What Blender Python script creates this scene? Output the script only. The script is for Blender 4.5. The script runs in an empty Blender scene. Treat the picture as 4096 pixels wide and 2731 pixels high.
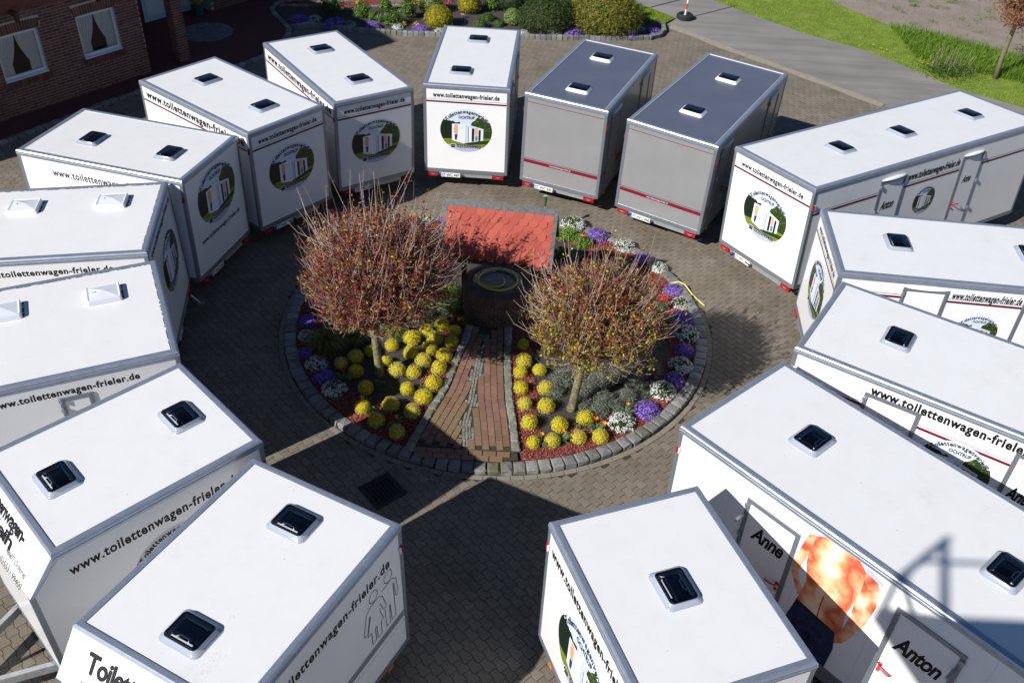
import bpy, math, random
import numpy as np
from mathutils import Vector, Matrix

R = math.radians
rng = np.random.default_rng(7)
random.seed(7)
S = bpy.context.scene
COL = S.collection

# ---------------------------------------------------------------- camera
cam_d = bpy.data.cameras.new('camera')
cam_d.sensor_width = 36.0
cam_d.lens = 36.0 * 3761.33 / 4096.0
cam_d.clip_start = 0.1
cam_d.clip_end = 2000.0
cam = bpy.data.objects.new('camera', cam_d)
COL.objects.link(cam)
_p, _r = 0.672240, 0.046734
_f = Vector((0, math.cos(_p), -math.sin(_p)))
_u = Vector((0, math.sin(_p), math.cos(_p)))
_x = Vector((1, 0, 0))
_x2 = _x * math.cos(_r) + _u * math.sin(_r)
_u2 = -_x * math.sin(_r) + _u * math.cos(_r)
CM = Matrix((_x2, _u2, -_f)).transposed().to_4x4()
CM.translation = Vector((0, 0, 11.8467))
cam.matrix_world = CM
S.camera = cam

# ---------------------------------------------------------------- sky, sun, exposure
SUN_AZ, SUN_EL = R(39.5), R(35.5)          # direction the light travels (azimuth from +x), elevation
world = bpy.data.worlds.new('World')
S.world = world
world.use_nodes = True
nt = world.node_tree
nt.nodes.clear()
w_out = nt.nodes.new('ShaderNodeOutputWorld')
w_bg = nt.nodes.new('ShaderNodeBackground')
w_sky = nt.nodes.new('ShaderNodeTexSky')
w_sky.sky_type = 'NISHITA'
w_sky.sun_disc = False
w_sky.sun_elevation = SUN_EL
_to_sun = Vector((-math.cos(SUN_AZ), -math.sin(SUN_AZ), 0))
w_sky.sun_rotation = math.atan2(_to_sun.x, _to_sun.y) % (2 * math.pi)
w_sky.air_density = 1.0
w_sky.dust_density = 0.2
w_sky.ozone_density = 6.0
w_bg.inputs['Strength'].default_value = 0.055
nt.links.new(w_sky.outputs[0], w_bg.inputs[0])
nt.links.new(w_bg.outputs[0], w_out.inputs[0])
sun_d = bpy.data.lights.new('sun', 'SUN')
sun_d.energy = 5.0
sun_d.angle = R(0.53)
sun_d.color = (1.0, 0.97, 0.925)
sun = bpy.data.objects.new('sun', sun_d)
COL.objects.link(sun)
SD = Vector((math.cos(SUN_AZ) * math.cos(SUN_EL), math.sin(SUN_AZ) * math.cos(SUN_EL), -math.sin(SUN_EL)))
sun.rotation_euler = SD.to_track_quat('-Z', 'Y').to_euler()
sun.location = (-20, -15, 30)
S.view_settings.view_transform = 'Standard'
S.view_settings.look = 'None'
S.view_settings.exposure = 0.40
S.view_settings.gamma = 1.0
S.view_settings.use_curve_mapping = False
S.cycles.max_bounces = 6
S.cycles.diffuse_bounces = 2
S.cycles.glossy_bounces = 3
S.cycles.transparent_max_bounces = 8
S.cycles.caustics_reflective = False
S.cycles.caustics_refractive = False
S.cycles.use_denoising = True

# ---------------------------------------------------------------- helpers
def tag(o, label=None, cat=None, group=None, kind=None):
    if label: o['label'] = label
    if cat: o['category'] = cat
    if group: o['group'] = group
    if kind: o['kind'] = kind
    return o

def empty(name, loc=(0, 0, 0), rz=0.0, parent=None, matrix=None):
    o = bpy.data.objects.new(name, None)
    o.empty_display_size = 0.2
    COL.objects.link(o)
    if parent: o.parent = parent
    if matrix is not None: o.matrix_local = matrix
    else:
        o.location = loc
        o.rotation_euler = (0, 0, rz)
    return o

def link(name, me, parent=None, loc=None, rot=None, matrix=None, scale=None):
    o = bpy.data.objects.new(name, me)
    COL.objects.link(o)
    if parent: o.parent = parent
    if matrix is not None: o.matrix_local = matrix
    else:
        if loc is not None: o.location = loc
        if rot is not None: o.rotation_euler = rot
        if scale is not None: o.scale = scale
    return o

class MB:
    """collects faces for one mesh"""
    def __init__(s):
        s.v = []; s.f = []; s.m = []
    def add(s, vs, fs, m=0):
        b = len(s.v)
        s.v += [tuple(p) for p in vs]
        for f in fs:
            s.f.append(tuple(i + b for i in f)); s.m.append(m)
        return s
    def box(s, x0, y0, z0, x1, y1, z1, m=0):
        vs = [(x0, y0, z0), (x1, y0, z0), (x1, y1, z0), (x0, y1, z0), (x0, y0, z1), (x1, y0, z1), (x1, y1, z1), (x0, y1, z1)]
        return s.add(vs, [(3, 2, 1, 0), (4, 5, 6, 7), (0, 1, 5, 4), (1, 2, 6, 5), (2, 3, 7, 6), (3, 0, 4, 7)], m)
    def prism(s, poly, h0, h1, m=0, fn=None):
        """poly = 2d points ccw, extruded from h0 to h1; fn maps (a, b, h) -> 3d"""
        fn = fn or (lambda a, b, h: (a, b, h))
        n = len(poly)
        vs = [fn(a, b, h0) for a, b in poly] + [fn(a, b, h1) for a, b in poly]
        fs = [tuple(range(n))[::-1], tuple(range(n, 2 * n))]
        fs += [(i, (i + 1) % n, n + (i + 1) % n, n + i) for i in range(n)]
        return s.add(vs, fs, m)
    def tube(s, pts, r, n=6, m=0, cap=True):
        pts = [Vector(p) for p in pts]
        rs = r if hasattr(r, '__len__') else [r] * len(pts)
        vs = []
        ref = None
        for i, p in enumerate(pts):
            d = (pts[min(i + 1, len(pts) - 1)] - pts[max(i - 1, 0)])
            if d.length < 1e-9: d = Vector((0, 0, 1))
            d.normalize()
            if ref is None:
                ref = Vector((1, 0, 0)) if abs(d.x) < 0.8 else Vector((0, 1, 0))
            a = (ref - d * ref.dot(d)).normalized()
            ref = a
            b = d.cross(a)
            for k in range(n):
                t = 2 * math.pi * k / n
                vs.append(p + (a * math.cos(t) + b * math.sin(t)) * rs[i])
        fs = []
        for i in range(len(pts) - 1):
            for k in range(n):
                fs.append((i * n + k, i * n + (k + 1) % n, (i + 1) * n + (k + 1) % n, (i + 1) * n + k))
        if cap:
            fs.append(tuple(range(n))[::-1])
            fs.append(tuple((len(pts) - 1) * n + k for k in range(n)))
        return s.add(vs, fs, m)
    def mesh(s, name, mats, smooth=False):
        me = bpy.data.meshes.new(name)
        me.from_pydata(s.v, [], s.f)
        for mt in (mats if isinstance(mats, (list, tuple)) else [mats]):
            me.materials.append(mt)
        me.polygons.foreach_set('material_index', s.m)
        if smooth: me.polygons.foreach_set('use_smooth', [True] * len(s.f))
        me.update()
        return me
    def obj(s, name, mats, parent=None, smooth=False, **kw):
        return link(name, s.mesh(name, mats, smooth), parent, **kw)

def np_mesh(name, V, F, mats, mi=None, smooth=False):
    """fast mesh from an (n,3) array and an (m,k) array of equal polygons, or a list of those"""
    Fs = F if isinstance(F, list) else [F]
    me = bpy.data.meshes.new(name)
    me.vertices.add(len(V))
    me.vertices.foreach_set('co', np.ascontiguousarray(V, dtype=np.float32).ravel())
    loops = np.concatenate([f.ravel() for f in Fs]).astype(np.int32)
    tot = np.concatenate([np.full(len(f), f.shape[1]) for f in Fs]).astype(np.int32)
    start = np.concatenate([[0], np.cumsum(tot)[:-1]]).astype(np.int32)
    me.loops.add(len(loops))
    me.loops.foreach_set('vertex_index', loops)
    me.polygons.add(len(tot))
    me.polygons.foreach_set('loop_start', start)
    me.polygons.foreach_set('loop_total', tot)
    for mt in (mats if isinstance(mats, (list, tuple)) else [mats]):
        me.materials.append(mt)
    if mi is not None: me.polygons.foreach_set('material_index', np.asarray(mi, dtype=np.int32))
    me.polygons.foreach_set('use_smooth', np.full(len(tot), bool(smooth)))
    me.update(calc_edges=True)
    me.validate()
    return me

def unit(a):
    return a / np.maximum(np.linalg.norm(a, axis=1, keepdims=True), 1e-9)

def leaf_quads(P, N, L, W, droop=0.0, g=None):
    """a four-cornered leaf (diamond) at every point P lying roughly across normal N"""
    g = g or rng
    n = len(P)
    t = unit(np.cross(N, g.normal(size=(n, 3))))
    b = np.cross(unit(N), t)
    L = np.broadcast_to(L, (n,))[:, None]; W = np.broadcast_to(W, (n,))[:, None]
    up = unit(N) * L * droop
    V = np.stack([P, P + t * L * .5 + b * W * .5 + up * .5, P + t * L + up * .2, P + t * L * .5 - b * W * .5 + up * .5], axis=1).reshape(-1, 3)
    F = np.arange(4 * n).reshape(n, 4)
    return V, F

def blades(P, H, W, lean, g=None):
    """grass blades: two stacked triangles each (one quad and a tip)"""
    g = g or rng
    n = len(P)
    a = g.uniform(0, 2 * np.pi, n)
    d = np.stack([np.cos(a), np.sin(a), np.zeros(n)], 1)
    s = np.stack([-np.sin(a), np.cos(a), np.zeros(n)], 1)
    H = np.broadcast_to(H, (n,))[:, None]; W = np.broadcast_to(W, (n,))[:, None]
    ln = (np.broadcast_to(lean, (n,)) * g.uniform(.2, 1, n))[:, None]
    up = np.array([[0, 0, 1.0]])
    m = P + up * H * .6 + d * H * ln * .35
    t = P + up * H * (1 - .35 * ln) + d * H * ln
    V = np.stack([P - s * W * .5, P + s * W * .5, m + s * W * .4, m - s * W * .4, t], 1).reshape(-1, 3)
    i = np.arange(n)[:, None] * 5
    return V, [i + np.array([[0, 1, 2, 3]]), i + np.array([[3, 2, 4]])]

def merge(parts):
    """parts = [(V, F or [F..], material index)] -> V, [F], mi"""
    Vs, Fs, mi, b = [], [], [], 0
    for V, F, m in parts:
        for f in (F if isinstance(F, list) else [F]):
            Fs.append(f + b); mi.append(np.full(len(f), m))
        Vs.append(V); b += len(V)
    return np.concatenate(Vs), Fs, np.concatenate(mi)

# ---------------------------------------------------------------- materials
MATS = {}
def srgb(r, g, b):
    return tuple(((c / 255) / 12.92 if c / 255 < 0.04045 else ((c / 255 + .055) / 1.055) ** 2.4) for c in (r, g, b))

class NT:
    def __init__(s, name):
        s.mat = bpy.data.materials.new(name); s.mat.use_nodes = True
        s.t = s.mat.node_tree; s.b = s.t.nodes['Principled BSDF']
        MATS[name] = s.mat
    def n(s, kind, **kw):
        nd = s.t.nodes.new(kind)
        for k, v in kw.items():
            if k in nd.inputs: nd.inputs[k].default_value = v
            else: setattr(nd, k, v)
        return nd
    def l(s, a, b): s.t.links.new(a, b)
    def ramp(s, fac, stops, mode='LINEAR'):
        r = s.n('ShaderNodeValToRGB'); e = r.color_ramp.elements
        r.color_ramp.interpolation = mode
        while len(e) < len(stops): e.new(0.5)
        for i, (p, c) in enumerate(stops):
            e[i].position = p; e[i].color = (*c, 1) if len(c) == 3 else c
        s.l(fac, r.inputs[0]); return r.outputs[0]
    def mix(s, f, a, b, mode='MIX'):
        m = s.n('ShaderNodeMix', data_type='RGBA', blend_type=mode)
        for sock, v in ((m.inputs[0], f), (m.inputs[6], a), (m.inputs[7], b)):
            if hasattr(v, 'is_output') or isinstance(v, bpy.types.NodeSocket): s.l(v, sock)
            else: sock.default_value = v if not isinstance(v, tuple) else ((*v, 1) if len(v) == 3 else v)
        return m.outputs[2]
    def noise(s, scale, detail=3, rough=.55, coord='Object', vec=None):
        t = s.n('ShaderNodeTexNoise', Scale=scale, Detail=detail, Roughness=rough)
        if vec is None:
            c = s.n('ShaderNodeTexCoord'); vec = c.outputs[coord]
        s.l(vec, t.inputs['Vector']); return t.outputs['Fac']
    def pos(s):
        return s.n('ShaderNodeNewGeometry').outputs['Position']
    def island(s):
        """one random number for every loose piece and every object"""
        g = s.n('ShaderNodeNewGeometry'); o = s.n('ShaderNodeObjectInfo')
        a = s.n('ShaderNodeMath', operation='ADD'); s.l(g.outputs['Random Per Island'], a.inputs[0]); s.l(o.outputs['Random'], a.inputs[1])
        f = s.n('ShaderNodeMath', operation='FRACT'); s.l(a.outputs[0], f.inputs[0]); return f.outputs[0]
    def bump(s, h, strength=.3, dist=.01):
        b = s.n('ShaderNodeBump', Strength=strength, Distance=dist); s.l(h, b.inputs['Height']); s.l(b.outputs[0], s.b.inputs['Normal'])
    def color(s, c):
        if isinstance(c, tuple): s.b.inputs['Base Color'].default_value = (*c, 1)
        else: s.l(c, s.b.inputs['Base Color'])
        return s
    def set(s, **kw):
        for k, v in kw.items(): s.b.inputs[k.replace('_', ' ')].default_value = v
        return s

def plain(name, c, rough=.6, metal=0.0, spec=.5, coat=0.0):
    m = NT(name); m.color(c).set(Roughness=rough, Metallic=metal)
    m.b.inputs['Specular IOR Level'].default_value = spec
    m.b.inputs['Coat Weight'].default_value = coat
    return m.mat

def speckle(name, c0, c1, scale=8, rough=.8, bump=0.0, bscale=60, metal=0.0):
    m = NT(name)
    m.color(m.ramp(m.noise(scale, 4), [(.3, c0), (.7, c1)])).set(Roughness=rough, Metallic=metal)
    if bump: m.bump(m.noise(bscale, 3), bump, .01)
    return m.mat

def pieces(name, stops, rough=.85, grain=40, gamt=.25, bump=.25, moss=None, mscale=.9):
    """colour drawn per piece, with grain and large soft wear"""
    m = NT(name)
    c = m.ramp(m.island(), stops)
    p = m.pos()
    gr = m.noise(grain, 4, .7, vec=p)
    c = m.mix(gamt, c, m.ramp(gr, [(.25, (.02, .02, .02)), (.5, (.5, .5, .5)), (.75, (1, 1, 1))]), 'OVERLAY')
    if moss:
        mm = m.ramp(m.noise(mscale, 5, .65, vec=p), [(.5, (0, 0, 0)), (.72, (1, 1, 1))])
        c = m.mix(mm, c, moss)
    m.color(c).set(Roughness=rough)
    if bump: m.bump(gr, bump, .004)
    return m.mat

def leafmat(name, stops, rough=.55, trans=.25):
    m = NT(name)
    c = m.ramp(m.island(), stops)
    m.color(c).set(Roughness=rough)
    m.b.inputs['Specular IOR Level'].default_value = .35
    if trans:
        tr = m.n('ShaderNodeBsdfTranslucent'); m.l(c, tr.inputs[0])
        mx = m.n('ShaderNodeMixShader'); mx.inputs[0].default_value = trans
        out = m.t.nodes['Material Output']
        m.l(m.b.outputs[0], mx.inputs[1]); m.l(tr.outputs[0], mx.inputs[2]); m.l(mx.outputs[0], out.inputs[0])
    return m.mat

# trailer materials
m = NT('white_panel')
p = m.n('ShaderNodeTexCoord').outputs['Object']
m.color(m.ramp(m.noise(1.3, 5, .6, vec=p), [(.3, (.77, .77, .775)), (.7, (.82, .82, .82))])).set(Roughness=.32)
m.b.inputs['Coat Weight'].default_value = .4; m.b.inputs['Coat Roughness'].default_value = .06
m.bump(m.noise(1.2, 2, .5, vec=p), .06, .05)
m = NT('white_roof')
p = m.n('ShaderNodeTexCoord').outputs['Object']
dirt = m.ramp(m.noise(2.6, 6, .7, vec=p), [(.42, (.705, .705, .705)), (.62, (.685, .685, .68)), (.78, (.63, .62, .605))])
spots = m.n('ShaderNodeTexVoronoi', Scale=3.2); m.l(p, spots.inputs['Vector'])
sp = m.ramp(spots.outputs['Distance'], [(.022, (1, 1, 1)), (.03, (0, 0, 0))])
m.color(m.mix(sp, dirt, (.35, .34, .32))).set(Roughness=.38)
plain('rust_mark', (.62, .42, .24), .8)
m = NT('rust_stain')
tc = m.n('ShaderNodeTexCoord').outputs['Object']
m.color((.60, .36, .16)).set(Roughness=.85)
al = m.ramp(m.noise(34, 5, .8, vec=tc), [(.54, (0, 0, 0)), (.74, (.42, .42, .42))])
m.l(al, m.b.inputs['Alpha'])
plain('nose_panel', (.80, .80, .80), .35, coat=.2)
m = NT('grey_panel')
p = m.n('ShaderNodeTexCoord').outputs['Object']
m.color(m.ramp(m.noise(1.5, 4, vec=p), [(.3, (.37, .37, .375)), (.7, (.41, .41, .415))])).set(Roughness=.25, Metallic=.4)
m.b.inputs['Coat Weight'].default_value = .35; m.b.inputs['Coat Roughness'].default_value = .08
m = NT('grey_roof')
p = m.n('ShaderNodeTexCoord').outputs['Object']
m.color(m.ramp(m.noise(1.1, 5, vec=p), [(.3, (.105, .118, .165)), (.7, (.125, .138, .19))])).set(Roughness=.36, Metallic=.2)
m = NT('aluminium')
p = m.n('ShaderNodeTexCoord').outputs['Object']
m.color(m.ramp(m.noise(9, 4, vec=p), [(.3, (.34, .38, .46)), (.7, (.42, .46, .54))])).set(Roughness=.36, Metallic=.65)
m.bump(m.noise(14, 2, vec=p), .05, .01)
m = NT('frame_alu'); m.color((.26, .28, .32)).set(Roughness=.38, Metallic=.55)
speckle('galvanised', (.36, .38, .38), (.52, .54, .54), 14, .5, .1, metal=.6)
plain('black_print', (.008, .008, .009), .55, spec=.25)
plain('white_print', (.85, .85, .85), .4)
plain('maroon_print', (.11, .008, .022), .4)
plain('red_stripe', (.19, .006, .022), .4)
plain('grey_print', (.22, .23, .26), .4)
plain('pale_grey_print', (.55, .56, .60), .4)
plain('black_rubber', (.015, .015, .015), .7)
plain('seam_black', (.03, .03, .03), .8)
plain('tail_red', (.42, .006, .006), .18, coat=.6)
plain('amber_lens', (.75, .22, .01), .2, coat=.5)
plain('clear_lens', (.72, .72, .72), .15, coat=.6)
plain('handle_red', (.55, .02, .02), .35)
plain('plate_white', (.82, .82, .80), .4)
plain('plate_blue', (.01, .07, .5), .4)
plain('rim_grey', (.42, .43, .44), .4, .7)
m = NT('clear_plastic'); m.color((.40, .45, .56)).set(Roughness=.12, Alpha=.6); m.b.inputs['Coat Weight'].default_value = .6
plain('blind_dark', (.008, .010, .018), .25, coat=.4)
plain('white_plastic', (.75, .76, .76), .35)
m = NT('milky_dome'); m.color((.66, .68, .72)).set(Roughness=.25)
m.b.inputs['Coat Weight'].default_value = .5
# clear acrylic: mostly see-through with a Fresnel reflection
m = NT('acrylic')
gl = m.n('ShaderNodeBsdfGlossy', Roughness=.04); tr = m.n('ShaderNodeBsdfTransparent'); tr.inputs[0].default_value = (.86, .90, .95, 1)
fr = m.n('ShaderNodeFresnel', IOR=1.45); mx = m.n('ShaderNodeMixShader')
m.l(fr.outputs[0], mx.inputs[0]); m.l(tr.outputs[0], mx.inputs[1]); m.l(gl.outputs[0], mx.inputs[2]); m.l(mx.outputs[0], m.t.nodes['Material Output'].inputs[0])
# printed picture colours
plain('print_sky', (.60, .66, .78), .4); plain('print_hedge', (.008, .018, .008), .4); plain('print_tree', (.026, .048, .010), .4)
plain('print_tree_light', (.10, .14, .025), .4); plain('print_grass', (.17, .22, .015), .4); plain('print_grass_dark', (.02, .04, .006), .4)
plain('print_lavender', (.42, .45, .66), .4); plain('print_wall', (.74, .77, .84), .4); plain('print_wall_side', (.50, .60, .72), .4)
plain('print_dark', (.01, .015, .02), .4); plain('print_jeans', (.02, .035, .16), .4); plain('print_skin', (.72, .36, .20), .4)
plain('print_shade', (.42, .10, .045), .4); plain('hatch_floor', (.20, .23, .30), .3)
plain('print_teal', (.08, .20, .20), .4)
m = NT('torso_print')
p = m.n('ShaderNodeTexCoord').outputs['Object']
xyz = m.n('ShaderNodeSeparateXYZ'); m.l(p, xyz.inputs[0])
# flat print of a back: pale along the spine, redder at the flanks and shoulders
sp = m.n('ShaderNodeMath', operation='SUBTRACT'); m.l(xyz.outputs[0], sp.inputs[0]); sp.inputs[1].default_value = 2.62
ab = m.n('ShaderNodeMath', operation='ABSOLUTE'); m.l(sp.outputs[0], ab.inputs[0])
nz = m.noise(3.0, 3, .55, vec=p)
ad = m.n('ShaderNodeMath', operation='MULTIPLY_ADD'); m.l(nz, ad.inputs[0]); ad.inputs[1].default_value = .75; m.l(ab.outputs[0], ad.inputs[2])
c = m.ramp(ad.outputs[0], [(.34, (.88, .74, .56)), (.45, (.86, .56, .33)), (.56, (.76, .28, .13)), (.68, (.52, .09, .045)), (.80, (.72, .30, .15)), (1, (.84, .62, .42))])
m.color(c).set(Roughness=.4)
m = NT('arm_print')
p = m.n('ShaderNodeTexCoord').outputs['Object']
m.color(m.ramp(m.noise(3.6, 2, .5, vec=p), [(.32, (.34, .05, .025)), (.45, (.62, .17, .08)), (.56, (.80, .42, .24)), (.68, (.86, .68, .50))])).set(Roughness=.4)
m = NT('denim_print')
c = m.ramp(m.noise(9, 4, .6, vec=m.n('ShaderNodeTexCoord').outputs['Object']), [(.3, (.004, .006, .02)), (.7, (.03, .05, .14))])
m.color(c).set(Roughness=.4)
# ground and masonry
pieces('paver', [(0, (.145, .121, .092)), (.3, (.168, .142, .110)), (.7, (.186, .158, .124)), (.93, (.158, .130, .104)), (1, (.205, .176, .140))], .88, 120, .55, .4, moss=(.115, .099, .066), mscale=.75)
pieces('edge_paver', [(0, (.19, .165, .135)), (1, (.22, .19, .155))], .88, 120, .4, .3)
speckle('joint_sand', (.026, .023, .012), (.050, .044, .022), 30, .95)
pieces('granite', [(0, (.13, .13, .13)), (.5, (.19, .19, .185)), (1, (.25, .245, .235))], .8, 70, .6, .8, moss=(.10, .095, .05), mscale=1.4)
pieces('granite_mossy', [(0, (.15, .15, .13)), (1, (.24, .235, .20))], .85, 70, .5, .8, moss=(.12, .11, .05), mscale=2.2)
pieces('path_brick', [(0, (.16, .080, .055)), (.4, (.20, .108, .072)), (.7, (.23, .125, .085)), (1, (.17, .088, .075))], .85, 60, .45, .3, moss=(.165, .125, .060), mscale=.55)
pieces('house_brick', [(0, (.095, .036, .029)), (.25, (.15, .055, .041)), (.5, (.185, .070, .050)), (.75, (.11, .042, .038)), (.9, (.22, .09, .06)), (1, (.07, .030, .032))], .85, 50, .4, .4)
speckle('house_brick_far', (.12, .035, .028), (.22, .07, .05), 12, .9)
speckle('mortar', (.38, .35, .31), (.50, .47, .42), 20, .95)
pieces('well_brick', [(0, (.085, .048, .040)), (.4, (.13, .070, .056)), (.75, (.17, .085, .066)), (1, (.10, .065, .060))], .85, 55, .5, .4, moss=(.11, .095, .03), mscale=2.5)
speckle('well_mortar', (.30, .29, .26), (.42, .41, .37), 22, .95)
pieces('roof_shingle', [(0, (.30, .048, .030)), (.5, (.345, .060, .037)), (1, (.385, .074, .046))], .75, 300, .35, .15)
plain('shingle_edge_shade', (.055, .018, .014), .9)  # near-black shingle sides paint the shade line along each round tail
speckle('zinc_trim', (.055, .058, .06), (.12, .125, .125), 20, .6, metal=.3)
m = NT('bark_lichen')
p = m.pos()
c = m.ramp(m.noise(9, 4, .6, vec=p), [(.35, (.09, .08, .06)), (.65, (.17, .155, .12))])
li = m.ramp(m.noise(16, 5, .7, vec=p), [(.50, (0, 0, 0)), (.58, (1, 1, 1))])
c = m.mix(li, c, (.27, .24, .045))
m.color(c).set(Roughness=.9); m.bump(m.noise(40, 4, vec=p), .5, .01)
speckle('bark_grey', (.10, .08, .065), (.18, .15, .12), 25, .85)
speckle('twig', (.24, .175, .15), (.40, .31, .265), 30, .7)
speckle('bark_oak', (.11, .10, .05), (.20, .17, .11), 12, .9, .3)
speckle('post_wood', (.05, .024, .010), (.10, .045, .018), 20, .8)
m = NT('garden_soil')
p = m.pos()
c = m.ramp(m.noise(14, 6, .7, vec=p), [(.3, (.034, .027, .024)), (.7, (.085, .068, .060))])
m.color(c).set(Roughness=.95); m.bump(m.noise(28, 6, .7, vec=p), 1.0, .04)
m = NT('mulch_base')
p = m.pos()
m.color(m.ramp(m.noise(60, 5, .7, vec=p), [(.3, (.10, .020, .015)), (.7, (.24, .055, .040))])).set(Roughness=.9); m.bump(m.noise(70, 4, vec=p), 1, .03)
pieces('mulch_chip', [(0, (.13, .026, .019)), (.4, (.30, .065, .048)), (.8, (.38, .11, .085)), (1, (.46, .21, .17))], .8, 80, .2, 0)
m = NT('asphalt')
p = m.pos()
c = m.ramp(m.noise(.55, 5, .6, vec=p), [(.3, (.195, .182, .168)), (.7, (.25, .235, .218))])
mp = m.n('ShaderNodeMapping'); mp.inputs['Rotation'].default_value = (0, 0, R(44)); mp.inputs['Scale'].default_value = (.12, 1.6, 1); m.l(p, mp.inputs[0])
st = m.ramp(m.noise(1.6, 4, .6, vec=mp.outputs[0]), [(.35, (.72, .72, .72)), (.6, (1, 1, 1))])
c = m.mix(.8, c, st, 'MULTIPLY')
gr = m.noise(90, 3, .7, vec=p)
c = m.mix(.25, c, m.ramp(gr, [(.3, (.1, .1, .1)), (.7, (.9, .9, .9))]), 'OVERLAY')
m.color(c).set(Roughness=.9); m.bump(gr, .4, .006)
speckle('concrete_strip', (.24, .20, .155), (.32, .275, .215), 6, .9, .3)
m = NT('field_soil')
p = m.pos()
c = m.ramp(m.noise(1.2, 6, .7, vec=p), [(.3, (.235, .190, .155)), (.7, (.325, .270, .225))])
gr = m.noise(22, 5, .75, vec=p)
c = m.mix(.4, c, m.ramp(gr, [(.3, (.2, .2, .2)), (.7, (.8, .8, .8))]), 'OVERLAY')
m.color(c).set(Roughness=.95); m.bump(gr, 1, .05)
m = NT('turf_base')
p = m.pos()
m.color(m.ramp(m.noise(2.0, 6, .7, vec=p), [(.3, (.10, .16, .015)), (.55, (.17, .24, .022)), (.75, (.30, .29, .07))])).set(Roughness=.95); m.bump(m.noise(40, 4, vec=p), 1, .03)
pieces('red_paver', [(0, (.085, .020, .018)), (.5, (.11, .026, .022)), (1, (.13, .034, .028))], .85, 60, .3, .2)
speckle('red_joint', (.05, .02, .018), (.07, .03, .025), 20, .95)
pieces('blue_cobble', [(0, (.10, .12, .14)), (1, (.17, .19, .21))], .85, 60, .3, .3)
speckle('sandstone', (.26, .17, .08), (.42, .33, .22), 7, .9, .4)
plain('white_paint', (.78, .78, .76), .35)
plain('window_white', (.72, .74, .78), .35)
plain('door_paint', (.52, .62, .74), .4)
m = NT('window_glass'); m.color((.02, .025, .03)).set(Roughness=.03)
gl = m.n('ShaderNodeBsdfGlossy', Roughness=.02); tr = m.n('ShaderNodeBsdfTransparent'); tr.inputs[0].default_value = (.95, .96, .97, 1)
fr = m.n('ShaderNodeFresnel', IOR=1.45); mx = m.n('ShaderNodeMixShader')
m.l(fr.outputs[0], mx.inputs[0]); m.l(tr.outputs[0], mx.inputs[1]); m.l(gl.outputs[0], mx.inputs[2]); m.l(mx.outputs[0], m.t.nodes['Material Output'].inputs[0])
plain('room_dark', (.05, .035, .02), .9)
m = NT('net_curtain'); p = m.n('ShaderNodeTexCoord').outputs['Object']
m.color(m.ramp(m.noise(30, 3, vec=p), [(.3, (.74, .75, .77)), (.7, (.86, .87, .88))])).set(Roughness=.9)
plain('lid_steel', (.13, .15, .21), .42, .4)
plain('hose_yellow', (.62, .53, .03), .45)
plain('hose_pale', (.62, .55, .16), .45)
plain('hose_fitting', (.35, .30, .18), .3, .8)
plain('gauge_green', (.03, .12, .04), .3)
plain('pole_red', (.60, .03, .025), .45)
plain('roof_tile_dark', (.07, .035, .03), .8)
plain('timber_brown', (.06, .022, .010), .7)
plain('cast_iron', (.03, .03, .033), .6, .6)
plain('drain_black', (.004, .004, .004), .9)
plain('pot_blue', (.04, .10, .14), .4)
speckle('trough_stone', (.13, .13, .10), (.22, .22, .17), 9, .9)
# leaves and flowers
leafmat('leaf_yellow', [(0, (.55, .44, .008)), (.35, (.72, .61, .012)), (.7, (.82, .72, .025)), (1, (.86, .80, .10))], .5, .3)
leafmat('leaf_yellow_pale', [(0, (.52, .48, .14)), (.5, (.68, .64, .20)), (1, (.80, .77, .50))], .5, .3)
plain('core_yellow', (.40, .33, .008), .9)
leafmat('petal_white', [(0, (.62, .62, .60)), (.5, (.78, .78, .77)), (1, (.86, .86, .86))], .6, .15)
leafmat('petal_purple', [(0, (.13, .045, .44)), (.4, (.26, .11, .68)), (.8, (.36, .19, .78)), (1, (.48, .32, .86))], .6, .15)
leafmat('leaf_green', [(0, (.030, .065, .010)), (.5, (.065, .125, .018)), (1, (.12, .20, .03))])
leafmat('leaf_bright', [(0, (.09, .18, .02)), (.5, (.16, .29, .035)), (1, (.25, .40, .06))])
leafmat('leaf_dark', [(0, (.010, .022, .008)), (.5, (.022, .045, .012)), (1, (.045, .075, .02))])
leafmat('leaf_juniper', [(0, (.018, .036, .008)), (.5, (.045, .075, .012)), (1, (.085, .115, .02))])
leafmat('leaf_gold', [(0, (.10, .10, .008)), (.5, (.20, .19, .014)), (1, (.33, .29, .03))])
leafmat('leaf_goldyellow', [(0, (.17, .17, .008)), (.4, (.36, .30, .012)), (1, (.55, .42, .02))])
leafmat('leaf_variegated', [(0, (.10, .15, .03)), (.5, (.22, .27, .07)), (1, (.42, .45, .20))])
leafmat('leaf_lavender', [(0, (.10, .12, .085)), (.5, (.19, .21, .16)), (1, (.30, .32, .26))])
leafmat('leaf_brown', [(0, (.06, .035, .012)), (1, (.13, .08, .03))])
leafmat('leaf_sedge', [(0, (.08, .10, .015)), (.5, (.17, .18, .03)), (1, (.30, .27, .07))])
leafmat('leaf_tulip', [(0, (.06, .13, .06)), (1, (.13, .22, .10))])
leafmat('petal_orange', [(0, (.75, .16, .01)), (.5, (.85, .30, .02)), (1, (.85, .52, .06))], .5, .25)
leafmat('petal_red', [(0, (.62, .02, .012)), (1, (.80, .06, .02))], .5, .25)
leafmat('petal_yellow', [(0, (.75, .40, .01)), (1, (.85, .60, .02))], .5, .2)
leafmat('petal_pink', [(0, (.60, .20, .22)), (1, (.80, .50, .48))], .5, .2)
leafmat('leaf_red', [(0, (.16, .018, .020)), (.4, (.29, .036, .034)), (.75, (.36, .075, .050)), (1, (.32, .13, .06))], .5, .35)
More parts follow.
